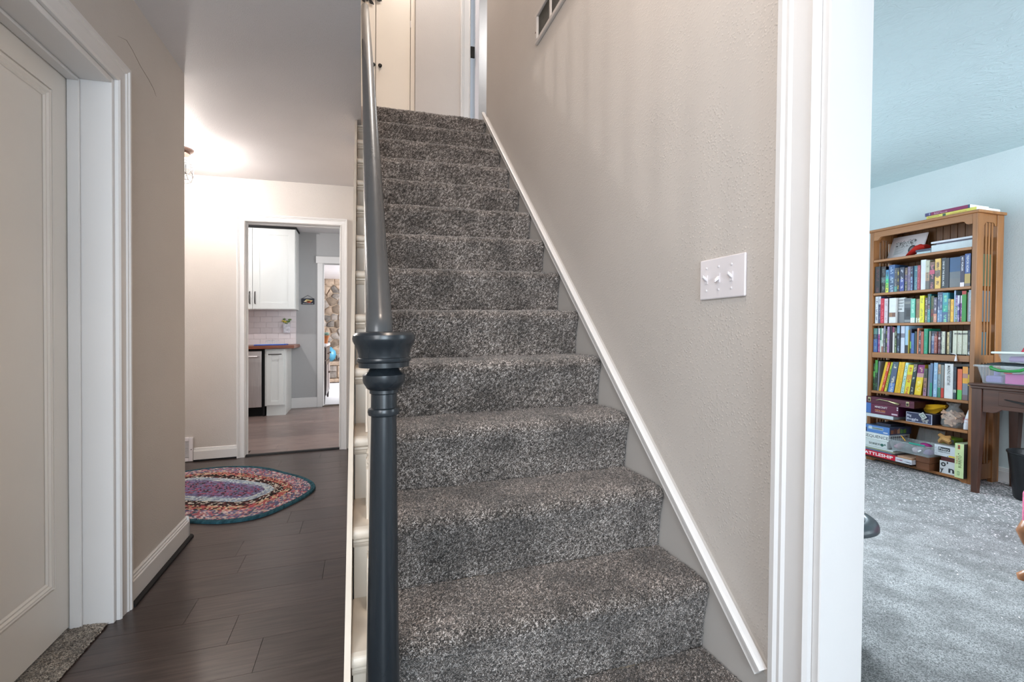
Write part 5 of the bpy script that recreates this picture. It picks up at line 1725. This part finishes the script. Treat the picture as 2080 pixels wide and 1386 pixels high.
b = B().tube([(4.064, 2.835, S6 + .138), (4.052, 2.832, S6 + .140), (4.048, 2.80, S6 + .150), (4.048, 2.735, S6 + .146), (4.048, 2.680, S6 + .134), (4.054, 2.663, S6 + .130), (4.064, 2.660, S6 + .130)],
             [.003, .003, .004, .004, .009, .009, .004], 8)
obj('handle', b, M['brass'], cs, smooth=60)
o = gamebox('game_box', 4.105, 4.26, 2.455, 2.637, S6, S6 + .078, [(44, 50, 82), (30, 32, 48), (50, 54, 74), (36, 40, 60)], 'dark navy word game box with white rim and lettering, middle of shelf')
ftext(o, 'Big', .024, 2.630, S6 + .043, (206, 210, 224), .030, 4.105, bold=.012)
ftext(o, 'Boggle', .026, 2.630, S6 + .016, (206, 210, 224), .078, 4.105, bold=.012)
b = B()
for z0, z1 in ((S6 + .001, S6 + .004), (S6 + .074, S6 + .077)):
    front_rect(b, 4.1046, 2.457, 2.636, z0, z1, (196, 200, 214))
front_rect(b, 4.1046, 2.6325, 2.636, S6 + .004, S6 + .074, (196, 200, 214))
front_rect(b, 4.1046, 2.457, 2.461, S6 + .004, S6 + .074, (196, 200, 214))
rr = random.Random(6)
for i in range(14):
    y, z = 2.47 + rr.random() * .05, S6 + .008 + rr.random() * .03
    front_rect(b, 4.1042 - i * .00002, y, y + .012, z, z + .012, (150 + rr.randint(-30, 50),) * 3)
o_ = obj('front_print', b, M['print'], o)
o_['kind'] = 'stuff'
b = B()
b.col = sc_((190, 196, 192))
p0 = np.array([(2.542, S6 + .068), (2.512, S6 + .090), (2.484, S6 + .052), (2.512, S6 + .032)])
vs = [(4.0935, y, z) for y, z in p0] + [(4.0955, y, z) for y, z in p0]
b.add(vs, [(0, 1, 2, 3), (7, 6, 5, 4), (0, 4, 5, 1), (1, 5, 6, 2), (2, 6, 7, 3), (3, 7, 4, 0)])
cdx = obj('playing_card', b, M['print'], label='small tilted white card leaning on the navy word game box', cat='card')
b = B()
pm = p0.mean(0)
b.col = sc_((120, 132, 126))
b.add([(4.0932, *(pm + (q - pm) * .7)) for q in p0], [(0, 1, 2, 3)])
b.col = sc_((176, 186, 180))
b.add([(4.0930, *(pm + (q - pm) * .4)) for q in p0], [(0, 1, 2, 3)])
obj('card_print', b, M['print'], cdx)
# the card rests on the shelf edge through its lower corner
cdx['kind'] = 'thing'
# yellow pod-shaped cloth toy behind
b = B()
n = 16
vs, fs = [], []
for i in range(n):
    t = i / (n - 1)
    y = 2.575 - t * .145
    z = S6 + .112 + .030 * t
    r = .034 * math.sin(math.pi * min(.97, .06 + t)) ** .6 + .004
    for j in range(12):
        a = 2 * math.pi * j / 12
        q = r * (1 + .16 * math.cos(6 * a))
        vs.append((4.215 + q * 1.3 * math.cos(a), y, z + q * math.sin(a) - .018 * math.cos(math.pi * (t - .5))))
for i in range(n - 1):
    for j in range(12):
        k = (j + 1) % 12
        fs.append((i * 12 + j, i * 12 + k, (i + 1) * 12 + k, (i + 1) * 12 + j))
fs += [tuple(range(11, -1, -1)), tuple((n - 1) * 12 + j for j in range(12))]
obj('plush_corn', b.add(vs, fs), flat('mustard_plush', 214, 164, 20, .9), smooth=60, label='mustard yellow ribbed plush toy lying on the navy word game box', cat='toy')
# clear bag of wooden sticks
bg_ = thing('stick_bag', (4.17, 2.36, S6), 'clear plastic bag full of pale wooden building sticks', 'bag')
rr = random.Random(12)
M['stickwood'] = mat('pale_stick_wood', rgb(196, 158, 132), .6, .15, 20, stretch=(4, 40, 4), obj_rand=.12)
for i in range(34):
    c = Vector((4.17 + rr.uniform(-.035, .035), 2.362 + rr.uniform(-.035, .035), S6 + .024 + rr.uniform(0, .085)))
    yaw, tilt = rr.uniform(-.6, .6), rr.uniform(-.9, .5)
    d = Vector((math.sin(yaw) * math.cos(tilt), -math.cos(yaw) * math.cos(tilt), math.sin(tilt)))
    L = .036
    u = Vector((1, 0, 0)) - d * d.x
    u.normalize()
    w_ = d.cross(u)
    if abs(d.z) * L > c.z - S6 - .006:
        c.z = S6 + .008 + abs(d.z) * L
    bb = B().sweep([(-.003, -.0075), (.003, -.0075), (.003, .0075), (-.003, .0075)], [(c - d * L, u, w_), (c + d * L, u, w_)])
    obj('wooden_stick', bb, M['stickwood'], bg_)
prof = [(.02, 0.001), (.080, .002), (.092, .02), (.096, .05), (.088, .09), (.068, .12), (.046, .14), (.036, .155), (.05, .168), (.062, .178)]
b = B()
vs, fs = [], []
seg = 28
for k, (r, h_) in enumerate(prof):
    for i in range(seg):
        a = 2 * math.pi * i / seg
        q = r * (1 + .07 * math.sin(3 * a + k) + .05 * math.sin(7 * a - k * .7))
        vs.append((4.175 + q * .62 * math.cos(a), 2.362 + q * .74 * math.sin(a) - .004 * k / 9, S6 + h_))
for k in range(len(prof) - 1):
    for i in range(seg):
        j = (i + 1) % seg
        fs.append((k * seg + i, k * seg + j, (k + 1) * seg + j, (k + 1) * seg + i))
obj('bag_film', B().add(vs, fs), M['bagfilm'], bg_, smooth=50)
# white shopping bag
b = B()
vs, fs = [], []
prof = [(.03, 0.0), (.048, .003), (.050, .03), (.046, .07), (.036, .11), (.022, .15), (.012, .172), (.004, .18)]
for k, (r, h_) in enumerate(prof):
    for i in range(seg):
        a = 2 * math.pi * i / seg
        q = r * (1 + .06 * math.sin(3 * a + k * .5))
        vs.append((4.185 + q * 1.2 * math.cos(a), 2.264 - .010 * k / 7 + q * .52 * math.sin(a), S6 + h_))
for k in range(len(prof) - 1):
    for i in range(seg):
        j = (i + 1) % seg
        fs.append((k * seg + i, k * seg + j, (k + 1) * seg + j, (k + 1) * seg + i))
wb = obj('shopping_bag', B().add(vs, fs), flat('white_film', 222, 224, 230, .35), smooth=60, label='white plastic bag with red lettering at the right end of the games shelf', cat='bag')
ftext(wb, 'Gwin', .024, 2.276, S6 + .072, (178, 36, 44), .036, 4.1240)
ftext(wb, 'family', .010, 2.274, S6 + .052, (190, 120, 126), .026, 4.1240)

# bottom shelf
o = gamebox('game_box', 4.02, 4.28, 2.655, 2.925, S7 + .0245, S7 + .068, [(200, 12, 48), (170, 20, 44), (120, 110, 110), (150, 16, 40)], 'long red game box with big white lettering, lowest of the bottom left stack')
ftext(o, 'BATTLESHIP', .033, 2.918, S7 + .034, (238, 236, 236), .245, 4.02, bold=.024)
gb = obj('game_box_end', boxm(4.022, 4.28, 2.537, 2.6548, S7 + .0245, S7 + .060, [(206, 208, 216), (190, 190, 196), (196, 160, 124), (200, 200, 200)]), M['print'], o, bevel=.001)
ftext(o, 'GAME', .015, 2.647, S7 + .037, (170, 70, 110), .045, 4.022, bold=.008)
b = B()
b.col = sc_((110, 116, 130))
b.add([(4.0214, 2.595, S7 + .036), (4.0214, 2.57, S7 + .042), (4.0214, 2.541, S7 + .040), (4.0214, 2.541, S7 + .034)], [(0, 1, 2, 3)])
obj('end_print', b, M['print'], o)
obj('wooden_board', B().box(4.04, 4.20, 2.55, 2.652, S7 + .061, S7 + .070), M['stickwood'], label='thin pale wooden board lying on the white end of the red game box', cat='board', bevel=.001)
obj('game_box_base', boxm(4.06, 4.27, 2.575, 2.915, S7, S7 + .0243, [(70, 46, 30), (60, 40, 30), (60, 40, 30), (60, 40, 30)]), M['print'], o)
for i, (c, y0, y1, lab) in enumerate([((98, 110, 140), 2.68, 2.92, 'grey blue folded game board on the long red game box'), ((150, 156, 130), 2.66, 2.90, 'olive game board lying on the grey blue one'),
                                      ((206, 216, 216), 2.675, 2.93, 'white game board with a dark curved edge under the white game box')]):
    z0 = S7 + .0695 + i * .0105
    if i == 1:
        z0 += .0
    o = obj('game_board', boxm(4.018 + .004 * i, 4.26, y0, y1, z0, z0 + .009, [c, (150, 150, 150), c, c]), M['print'], label=lab, cat='game board', bevel=.001)
o = gamebox('game_box', 4.032, 4.27, 2.726, 2.928, S7 + .1015, S7 + .157, [(206, 214, 214), (190, 198, 200), (206, 210, 206), (196, 200, 200)], 'white game box with bold italic black word, under another white box', lid=.05)
ftext(o, 'SORRY!', .024, 2.866, S7 + .118, (34, 60, 56), .088, 4.0298, bold=.012)
b = B()
b.col = sc_((44, 100, 90))
b.add([(4.0296, 2.762 - .013 * math.cos(a), S7 + .126 + .012 * math.sin(a)) for a in np.linspace(0, 2 * math.pi, 10, endpoint=False)], [tuple(range(10))])
b.add([(4.0296, 2.754, S7 + .128), (4.0296, 2.738, S7 + .140), (4.0296, 2.732, S7 + .126)], [(0, 1, 2)])
o_ = obj('front_emblem', b, M['print'], o)
o = gamebox('game_box', 4.05, 4.29, 2.7265, 2.924, S7 + .1585, S7 + .209, [(216, 222, 222), (180, 186, 190), (190, 194, 196), (200, 204, 204)], 'white game box with thin black capitals, under the sky blue box', lid=.046)
ftext(o, 'SEQUENCE', .034, 2.916, S7 + .171, (40, 42, 46), .186, 4.0478, bold=-.004)
b = B()
for i in range(9):
    b.col = sc_((70 + 12 * (i % 5), 74 + 12 * (i % 4), 84))
    x = 4.075 + i * .022
    b.add([(x, 2.7250, S7 + .166), (x + .012, 2.7250, S7 + .166), (x + .012, 2.7250, S7 + .2), (x, 2.7250, S7 + .2)], [(0, 1, 2, 3)])
o_ = obj('side_print', b, M['print'], o)
o_['kind'] = 'stuff'
o = gamebox('game_box', 4.06, 4.31, 2.727, 2.931, S7 + .2105, S7 + .271, [(84, 128, 190), (60, 66, 96), (76, 90, 110), (70, 110, 170)], 'sky blue illustrated game box on top of the bottom left stack')
b = B()
front_rect(b, 4.0594, 2.775, 2.898, S7 + .236, S7 + .258, (150, 176, 200))
front_rect(b, 4.0592, 2.78, 2.862, S7 + .241, S7 + .253, (120, 130, 120))
front_rect(b, 4.0592, 2.866, 2.89, S7 + .240, S7 + .262, (190, 206, 214))
front_rect(b, 4.0594, 2.908, 2.929, S7 + .214, S7 + .246, (54, 44, 66))
front_rect(b, 4.0592, 2.74, 2.775, S7 + .218, S7 + .228, (190, 200, 214))
for i, c in enumerate([(150, 96, 70), (110, 70, 60), (170, 130, 100), (90, 140, 80), (110, 150, 60), (70, 80, 110)]):
    b.col = sc_(c)
    x = 4.075 + i * .036
    b.add([(x, 2.7264, S7 + .22), (x + .03, 2.7264, S7 + .22), (x + .03, 2.7264, S7 + .25 + .008 * (i % 3)), (x, 2.7264, S7 + .25 + .008 * (i % 2))], [(0, 1, 2, 3)])
o_ = obj('box_print', b, M['print'], o)
o_['kind'] = 'stuff'
obj('dark_tray', boxm(4.12, 4.28, 2.76, 2.87, S7 + .272, S7 + .290, [(50, 56, 76), (40, 44, 60), (44, 48, 66), (44, 48, 60)]), M['print'], label='small dark tray on top of the sky blue game box', cat='tray', bevel=.004)
# wooden box with lid
wx = thing('wooden_box', (4.13, 2.503, S7), 'brown wooden lidded box standing on the bottom shelf', 'box')
obj('box_body', B().box(4.062, 4.25, 2.444, 2.534, S7, S7 + .052), M['box_wood'], wx, bevel=.002)
obj('box_lid', B().box(4.060, 4.252, 2.442, 2.536, S7 + .0535, S7 + .100), M['box_wood'], wx, bevel=.003)
# clear divided tub
tb = thing('clear_tub', (4.11, 2.56, S7 + .101), 'clear divided plastic tub with teal lid edge resting on the wooden box', 'tub')


def rim_box(x0, x1, y0, y1, z0, z1, t, ins):
    """open tapered container (double wall)"""
    o_ = [(x0 + ins, y0 + ins, z0), (x1 - ins, y0 + ins, z0), (x1 - ins, y1 - ins, z0), (x0 + ins, y1 - ins, z0), (x0, y0, z1), (x1, y0, z1), (x1, y1, z1), (x0, y1, z1)]
    i_ = [(x0 + ins + t, y0 + ins + t, z0 + t), (x1 - ins - t, y0 + ins + t, z0 + t), (x1 - ins - t, y1 - ins - t, z0 + t), (x0 + ins + t, y1 - ins - t, z0 + t),
          (x0 + t, y0 + t, z1), (x1 - t, y0 + t, z1), (x1 - t, y1 - t, z1), (x0 + t, y1 - t, z1)]
    f = [(3, 2, 1, 0), (0, 1, 5, 4), (1, 2, 6, 5), (2, 3, 7, 6), (3, 0, 4, 7)]
    g = [(8, 9, 10, 11), (12, 13, 9, 8), (13, 14, 10, 9), (14, 15, 11, 10), (15, 12, 8, 11)]
    r = [(4, 5, 13, 12), (5, 6, 14, 13), (6, 7, 15, 14), (7, 4, 12, 15)]
    return B().add(o_ + i_, f + g + r)


TZ = S7 + .1015
obj('tub_body', rim_box(4.03, 4.22, 2.425, 2.715, TZ, TZ + .085, .002, .018), M['clear'], tb, bevel=.002)
obj('tub_rim', B().box(4.022, 4.03, 2.418, 2.722, TZ + .080, TZ + .087).box(4.22, 4.228, 2.418, 2.722, TZ + .080, TZ + .087).box(4.03, 4.22, 2.418, 2.425, TZ + .080, TZ + .087).box(4.03, 4.22, 2.715, 2.722, TZ + .080, TZ + .087), M['clear'], tb, bevel=.002)
obj('lid_edge', B().box(4.018, 4.024, 2.45, 2.56, TZ + .083, TZ + .095), flat('teal_lid', 40, 156, 136, .4), tb, bevel=.002)
for y in (2.52, 2.60, 2.66):
    obj('divider', B().box(4.052, 4.20, y, y + .002, TZ + .004, TZ + .070), M['clear'], tb)
for i, (y, c) in enumerate(((2.48, (150, 130, 170)), (2.56, (196, 180, 190)), (2.63, (96, 100, 104)), (2.685, (200, 150, 170)))):
    obj('tub_contents', B().blob((4.12, y, TZ + .028), (.05, .025, .022), i, .2, 12, 8), flat('contents_%d' % i, *c, .8), tb, smooth=60)
b = B()
b.col = sc_((214, 218, 220))
b.add([(4.0342, 2.50, TZ + .030), (4.0342, 2.478, TZ + .045), (4.0342, 2.487, TZ + .052), (4.0342, 2.509, TZ + .037)], [(0, 3, 2, 1)])
obj('price_sticker', b, M['print'], tb)
obj('pencil', B().tube([(4.05, 2.602, TZ + .093), (4.07, 2.64, TZ + .116), (4.078, 2.655, TZ + .125)], [.0035, .0035, .001], 6), flat('pencil_yellow', 226, 166, 50), label='yellow pencil lying slanted over the rim of the clear tub', cat='pencil')
gb = thing('green_box', (4.18, 2.44, S7 + .10), 'lime green card box with a grey window standing behind the clear tub', 'box')
obj('box_body', boxm(4.235, 4.33, 2.385, 2.475, S7 + .001, S7 + .245, [(140, 186, 40), (120, 150, 60), (150, 190, 70), (120, 160, 40)]), M['print'], gb, bevel=.002)
b = B()
front_rect(b, 4.2344, 2.389, 2.415, S7 + .13, S7 + .235, (140, 146, 150))
obj('box_print', b, M['print'], gb)
obj('clear_lid', B().prism([(4.24, S7 + .06), (4.245, S7 + .06), (4.335, S7 + .27), (4.33, S7 + .27)], 'y', 2.50, 2.68), M['clear'], label='clear plastic lid leaning at the back of the bottom shelf', cat='lid', bevel=.002)  # a loose clear lid propped up at the back
obj('pink_packet', B().blob((4.16, 2.53, TZ + .068), (.03, .04, .016), 3, .12, 12, 8), flat('pink_packet', 170, 50, 130), smooth=60, label='bright pink packet lying in the clear tub', cat='packet')
# right side boxes
o = gamebox('game_box', 4.112, 4.30, 2.309, 2.405, S7, S7 + .092, [(206, 208, 210), (190, 190, 194), (120, 50, 50), (150, 150, 150)], 'white box printed with large black letters at the bottom right')
ftext(o, 'o', .060, 2.398, S7 + .052, (40, 44, 50), .032, 4.112, bold=.03)
ftext(o, 'n', .060, 2.352, S7 + .014, (40, 44, 50), .036, 4.112, bold=.03)
ftext(o, ',', .060, 2.362, S7 + .080, (40, 44, 50), .010, 4.112, bold=.03)
ftext(o, 'y', .050, 2.400, S7 + .012, (40, 44, 50), .022, 4.112, bold=.03)
gamebox('game_box', 4.125, 4.30, 2.300, 2.405, S7 + .0935, S7 + .124, [(92, 40, 44), (80, 36, 40), (80, 36, 40), (80, 36, 40)], 'flat dark red box between the white lettered boxes')
o = gamebox('game_box', 4.105, 4.31, 2.2965, 2.437, S7 + .1255, S7 + .206, [(206, 212, 218), (190, 190, 196), (170, 172, 174), (190, 190, 190)], 'white word game box with a black title panel at right')
b = B()
front_rect(b, 4.1044, 2.338, 2.412, S7 + .166, S7 + .192, (34, 42, 50))
front_rect(b, 4.1044, 2.298, 2.346, S7 + .1275, S7 + .139, (222, 186, 50))
front_rect(b, 4.1042, 2.350, 2.354, S7 + .1275, S7 + .134, (60, 60, 60))
obj('front_print', b, M['print'], o)['kind'] = 'stuff'
ftext(o, 'Poetry', .024, 2.408, S7 + .171, (226, 230, 232), .064, 4.1038, bold=.01)
ftext(o, 'SMARTFINDS', .012, 2.412, S7 + .152, (44, 50, 56), .074, 4.1042)
ftext(o, 'for', .008, 2.43, S7 + .137, (60, 66, 70), .012, 4.1042)
pg = thing('paper_puzzle', (4.18, 2.425, S7 + .207), 'crumpled tan burr puzzle sitting on the white word game box', 'puzzle')
rr = random.Random(31)
for i in range(9):
    c = Vector((4.17 + rr.uniform(-.02, .02), 2.412 + rr.uniform(-.028, .028), S7 + .235 + rr.uniform(-.008, .026)))
    d = Vector((rr.uniform(-.5, .5), rr.uniform(-1, 1), rr.uniform(-.45, .45))).normalized()
    u = d.orthogonal().normalized()
    w_ = d.cross(u)
    k = .012
    bb = B().sweep([(-k, -k), (k, -k), (k, k), (-k, k)], [(c - d * .026, u, w_), (c + d * .026, u, w_)])
    obj('puzzle_piece', bb, flat('tan_wood', 196, 150, 90, .6), pg, bevel=.002)
bu = gamebox('game_box', 4.078, 4.29, 2.2395, 2.293, S7, S7 + .246, [(196, 214, 160), (40, 46, 48), (180, 190, 160), (150, 160, 130)], 'pale green upright card game box beside the desk leg')
ink = flat('ink_90_110_60', 84, 96, 50)
for body, hh, yc, z1_, L, col in (('THROW', .020, 2.272, S7 + .158, .062, (176, 110, 70)), ('BURRITO', .026, 2.253, S7 + .160, .088, (70, 84, 40))):
    text('lettering', body, hh, (4.0774, yc, z1_ - L), (0, 0, 1), (0, 1, 0), flat('ink_%d_%d_%d' % col, *col), bu, width=L, push=0.0, bold=.006)
b = B()
front_rect(b, 4.0774, 2.262, 2.276, S7 + .206, S7 + .236, (200, 80, 50))
front_rect(b, 4.0770, 2.264, 2.274, S7 + .212, S7 + .229, (90, 90, 80))
front_rect(b, 4.0774, 2.264, 2.277, S7 + .018, S7 + .046, (90, 120, 90))
front_rect(b, 4.0770, 2.266, 2.275, S7 + .021, S7 + .043, (176, 200, 150))
front_rect(b, 4.0774, 2.268, 2.274, S7 + .168, S7 + .176, (70, 70, 50))
obj('front_print', b, M['print'], bu)['kind'] = 'stuff'

# ------------------------------------------------------------------ desk and what stands on it
dk = thing('desk', (4.15, 1.55, F0), 'dark brown wooden desk with tapered legs right of the bookcase', 'desk')
DX0, DX1, DY0, DY1, DT = 3.92, 4.37, 1.05, 2.118, .760
obj('desk_top', B().box(DX0 - .018, DX1 + .01, DY0 - .02, DY1 + .014, DT - .016, DT), M['walnut'], dk, bevel=.004)
obj('top_moulding', B().box(DX0 - .008, DX1, DY0 - .008, DY1 + .004, DT - .034, DT - .016), M['walnut'], dk, bevel=.003)
for x in (DX0, DX1 - .055):
    for y in (DY0, DY1 - .055):
        sx_, sy_ = (1 if x == DX0 else -1), (1 if y == DY0 else -1)
        X0_, Y0_ = (x, x + .055), (y, y + .055)
        zt, zb, tp = DT - .035, F0 + .001, .018
        ox = x if sx_ > 0 else x + .055
        oy = y if sy_ > 0 else y + .055
        vs = [(ox, oy, zt), (ox + sx_ * .055, oy, zt), (ox + sx_ * .055, oy + sy_ * .055, zt), (ox, oy + sy_ * .055, zt)]
        zm = .58
        vs += [(p[0], p[1], zm) for p in vs[:4]]
        vs += [(ox + sx_ * .004, oy + sy_ * .004, zb), (ox + sx_ * (.055 - tp), oy + sy_ * .004, zb), (ox + sx_ * (.055 - tp), oy + sy_ * (.055 - tp), zb), (ox + sx_ * .004, oy + sy_ * (.055 - tp), zb)]
        f = [(0, 1, 2, 3), (11, 10, 9, 8)]
        for k in (0, 4):
            for i in range(4):
                j = (i + 1) % 4
                f.append((k + i, k + j, k + 4 + j, k + 4 + i))
        obj('leg', B().add(vs, f), M['walnut_v'], dk, bevel=.002)
ay0, ay1 = DY0 + .056, DY1 - .056
b = B().prism([(ay1, DT - .035), (ay1, .572), (ay1 - .055, .572), (ay1 - .075, .580), (ay1 - .10, .598), (ay0 + .10, .598), (ay0 + .075, .580), (ay0 + .055, .572), (ay0, .572), (ay0, DT - .035)], 'x', DX0 + .008, DX0 + .026)
obj('apron', b, M['walnut'], dk, bevel=.001)
for y in (DY0 + .010, DY1 - .030):
    obj('apron', B().box(DX0 + .056, DX1 - .056, y, y + .020, .58, DT - .035), M['walnut'], dk)
obj('apron', B().box(DX1 - .030, DX1 - .012, ay0, ay1, .58, DT - .035), M['walnut'], dk)
dr = obj('drawer', B().box(DX0 + .003, DX0 + .0075, ay0 + .09, ay1 - .085, .625, DT - .046), M['walnut'], dk, bevel=.002)
obj('drawer_pull', B().prism([(1.80, .655), (1.94, .672), (1.94, .667), (1.80, .640)], 'x', DX0 - .016, DX0 + .003), M['blackmetal'], dr, bevel=.002)
# large clear box with green handle
cb = thing('storage_box', (4.06, 1.9, DT), 'large clear storage box with a green clip handle on the desk', 'storage box')
obj('box_shell', rim_box(3.945, 4.22, 1.55, 2.105, DT + .001, DT + .118, .003, .022), M['clear'], cb, bevel=.004)
obj('box_rim', B().box(3.928, 3.946, 1.538, 2.118, DT + .110, DT + .124).box(4.219, 4.236, 1.538, 2.118, DT + .110, DT + .124).box(3.946, 4.219, 1.538, 1.551, DT + .110, DT + .124).box(3.946, 4.219, 2.104, 2.118, DT + .110, DT + .124), M['clear'], cb, bevel=.003)
b = B().tube([(3.925, 2.02, DT + .114), (3.912, 2.01, DT + .104), (3.908, 1.97, DT + .093), (3.906, 1.92, DT + .092), (3.908, 1.87, DT + .098), (3.925, 1.85, DT + .110)], [.010, .011, .010, .009, .010, .010], 8)
obj('clip_handle', b, flat('green_clip', 40, 128, 62, .35), cb, smooth=60)
obj('red_label', B().box(3.948, 3.951, 1.925, 1.965, DT + .074, DT + .079), flat('red_label', 196, 50, 60), cb)
obj('lilac_fabric', B().box(3.975, 4.19, 1.985, 2.075, DT + .006, DT + .052), flat('lilac_cloth', 140, 128, 190, .8), cb, bevel=.008)
obj('lilac_spool', B().lathe([(.016, .053), (.016, .085), (.009, .088)], (4.02, 2.035, DT), 14), flat('lilac_cloth', 140, 128, 190, .8), cb, smooth=40)
obj('pink_box', B().box(3.972, 4.19, 1.60, 1.972, DT + .006, DT + .070), flat('hot_pink', 206, 60, 170, .5), cb, bevel=.004)
b = B()
n = 16
vs, fs = [], []
for i in range(n):
    for j in range(12):
        y = 1.50 + (2.10 - 1.50) * i / (n - 1)
        x = 3.95 + .27 * j / 11
        e = math.sin(math.pi * i / (n - 1)) ** .5 * math.sin(math.pi * j / 11) ** .5
        vs.append((x, y, DT + .1245 + e * (.030 + .006 * math.sin(i * 1.3 + j)) * (1.0 if i > 12 else .42)))
k = len(vs)
vs += [(x, y, DT + .124) for x, y, z in vs]
for i in range(n - 1):
    for j in range(11):
        a = i * 12 + j
        fs.append((a, a + 1, a + 13, a + 12))
fs.append(tuple(k + q for q in (0, 11, n * 12 - 1, (n - 1) * 12)))
obj('folded_fabric', B().add(vs, fs), flat('dark_plaid', 44, 58, 62, .9, vary=.6, scale=60), smooth=60, label='dark green patterned cloth folded on the large clear box', cat='cloth')
sb2 = thing('small_storage_box', (4.05, 1.83, DT + .15), 'smaller clear box with white lid on the dark cloth', 'storage box')
obj('box_shell', rim_box(3.96, 4.16, 1.62, 2.005, DT + .143, DT + .200, .003, .016), M['clear'], sb2, bevel=.003)
obj('lid', B().box(3.944, 4.176, 1.604, 2.034, DT + .2005, DT + .214), flat('pale_lid', 222, 232, 228, .3), sb2, bevel=.004)
obj('green_clip', B().box(3.936, 3.944, 1.78, 1.865, DT + .196, DT + .214), flat('lime_clip', 150, 222, 120, .4), sb2, bevel=.002)
obj('lilac_contents', B().box(3.985, 4.14, 1.64, 1.965, DT + .148, DT + .185), flat('lilac_cloth2', 172, 140, 196, .8), sb2, bevel=.01)
b = B().prism([(1.70, DT + .2155), (1.905, DT + .2155), (1.883, DT + .262), (1.84, DT + .240), (1.70, DT + .222)], 'x', 3.99, 4.12)
obj('red_gift_card', b, flat('crimson_card', 176, 26, 52, .5), label='dark red folded card standing on the white lidded box', cat='card', bevel=.001)

# ------------------------------------------------------------------ bins and chair
bn2 = thing('waste_bin', (4.13, 1.86, F0), 'round black waste bin under the desk', 'bin')
obj('bin_body', B().lathe([(.005, .001), (.118, .001), (.122, .008), (.152, .292), (.158, .296), (.158, .305), (.152, .306), (.148, .298), (.118, .012), (.005, .010)], (4.13, 1.86, F0), 40, close=False), M['blacktub'], bn2, smooth=40)
b1 = thing('storage_bin', (1.545, 1.243, F0), 'dark grey plastic tub with a wide rolled rim just behind the white door jamb', 'bin')
zr_ = .43
c1 = (1.545, 1.243, F0)
obj('bin_body', B().lathe([(.005, .002), (.088, .002), (.091, .010), (.110, zr_ - .04), (.112, zr_ - .008), (.108, zr_ - .008), (.106, zr_ - .04), (.087, .014), (.005, .010)], c1, 40, close=False), M['greytub'], b1, smooth=40)
obj('bin_rim', B().lathe([(.110, zr_ - .020), (.1115, zr_ - .006), (.116, zr_ - .001), (.126, zr_), (.138, zr_ - .003), (.147, zr_ - .010), (.1515, zr_ - .020), (.1520, zr_ - .030),
                          (.1485, zr_ - .030), (.1475, zr_ - .020), (.143, zr_ - .013), (.134, zr_ - .008), (.122, zr_ - .006), (.113, zr_ - .008)], c1, 48, close=False), M['greytub'], b1, smooth=50)

ch = thing('armchair', (3.15, 1.0, F0), 'pink upholstered chair with carved wooden cabriole leg at the frame edge', 'chair')
M['pinkfab'] = mat('pink_damask', rgb(196, 96, 128), .85, .35, 55, .3, 200)
M['chairleg'] = mat('carved_oak_leg', rgb(150, 98, 62), .25, .2, 8, coat=.5)
hx, hy = 2.745, 1.245
obj('seat_box', B().box(2.700, 3.47, .66, 1.299, .25, .415), M['pinkfab'], ch, bevel=.02, seg=3)
obj('piping', B().tube([(2.699, .66, .256), (2.699, 1.27, .256), (2.708, 1.292, .256), (2.73, 1.300, .256), (3.47, 1.300, .256)], .006, 8), flat('pink_piping', 170, 70, 110, .8), ch, smooth=60)
obj('seat_cushion', B().box(2.708, 3.37, .69, 1.267, .417, .50), M['pinkfab'], ch, bevel=.03, seg=3)
for y in (.69, 1.232):
    obj('arm', B().box(2.775, 3.45, y - .02, y + .055, .418, .64), M['pinkfab'], ch, bevel=.028, seg=3)
obj('backrest', B().prism([(3.35, .417), (3.47, .417), (3.59, 1.02), (3.47, 1.02)], 'y', .68, 1.277), M['pinkfab'], ch, bevel=.03, seg=3)


def shift_chair():
    for o in ch.children:
        o.location = (0.012, -0.014, 0)


def cabriole(x, y, sx, sy):
    zs_ = [.25, .232, .21, .17, .12, .075, .045, .028, .012, .001]
    of = [.012, -.004, -.012, -.004, .010, .016, .010, -.006, -.018, -.016]
    rs_ = [.034, .036, .035, .029, .022, .018, .017, .020, .024, .020]
    pts = [(x - sx * (o_ - .012) * -1 if False else x + sx * o_, y + sy * o_, F0 + z) for z, o_ in zip(zs_, of)]
    return B().tube(pts, rs_, 14)


for x, y, sx_, sy_ in ((2.727, 1.270, 1, -1), (2.727, .69, 1, 1), (3.43, 1.270, -1, -1), (3.43, .69, -1, 1)):
    obj('leg', cabriole(x, y, sx_, sy_), M['chairleg'], ch, smooth=60)
shift_chair()
LEVEL[0] = False
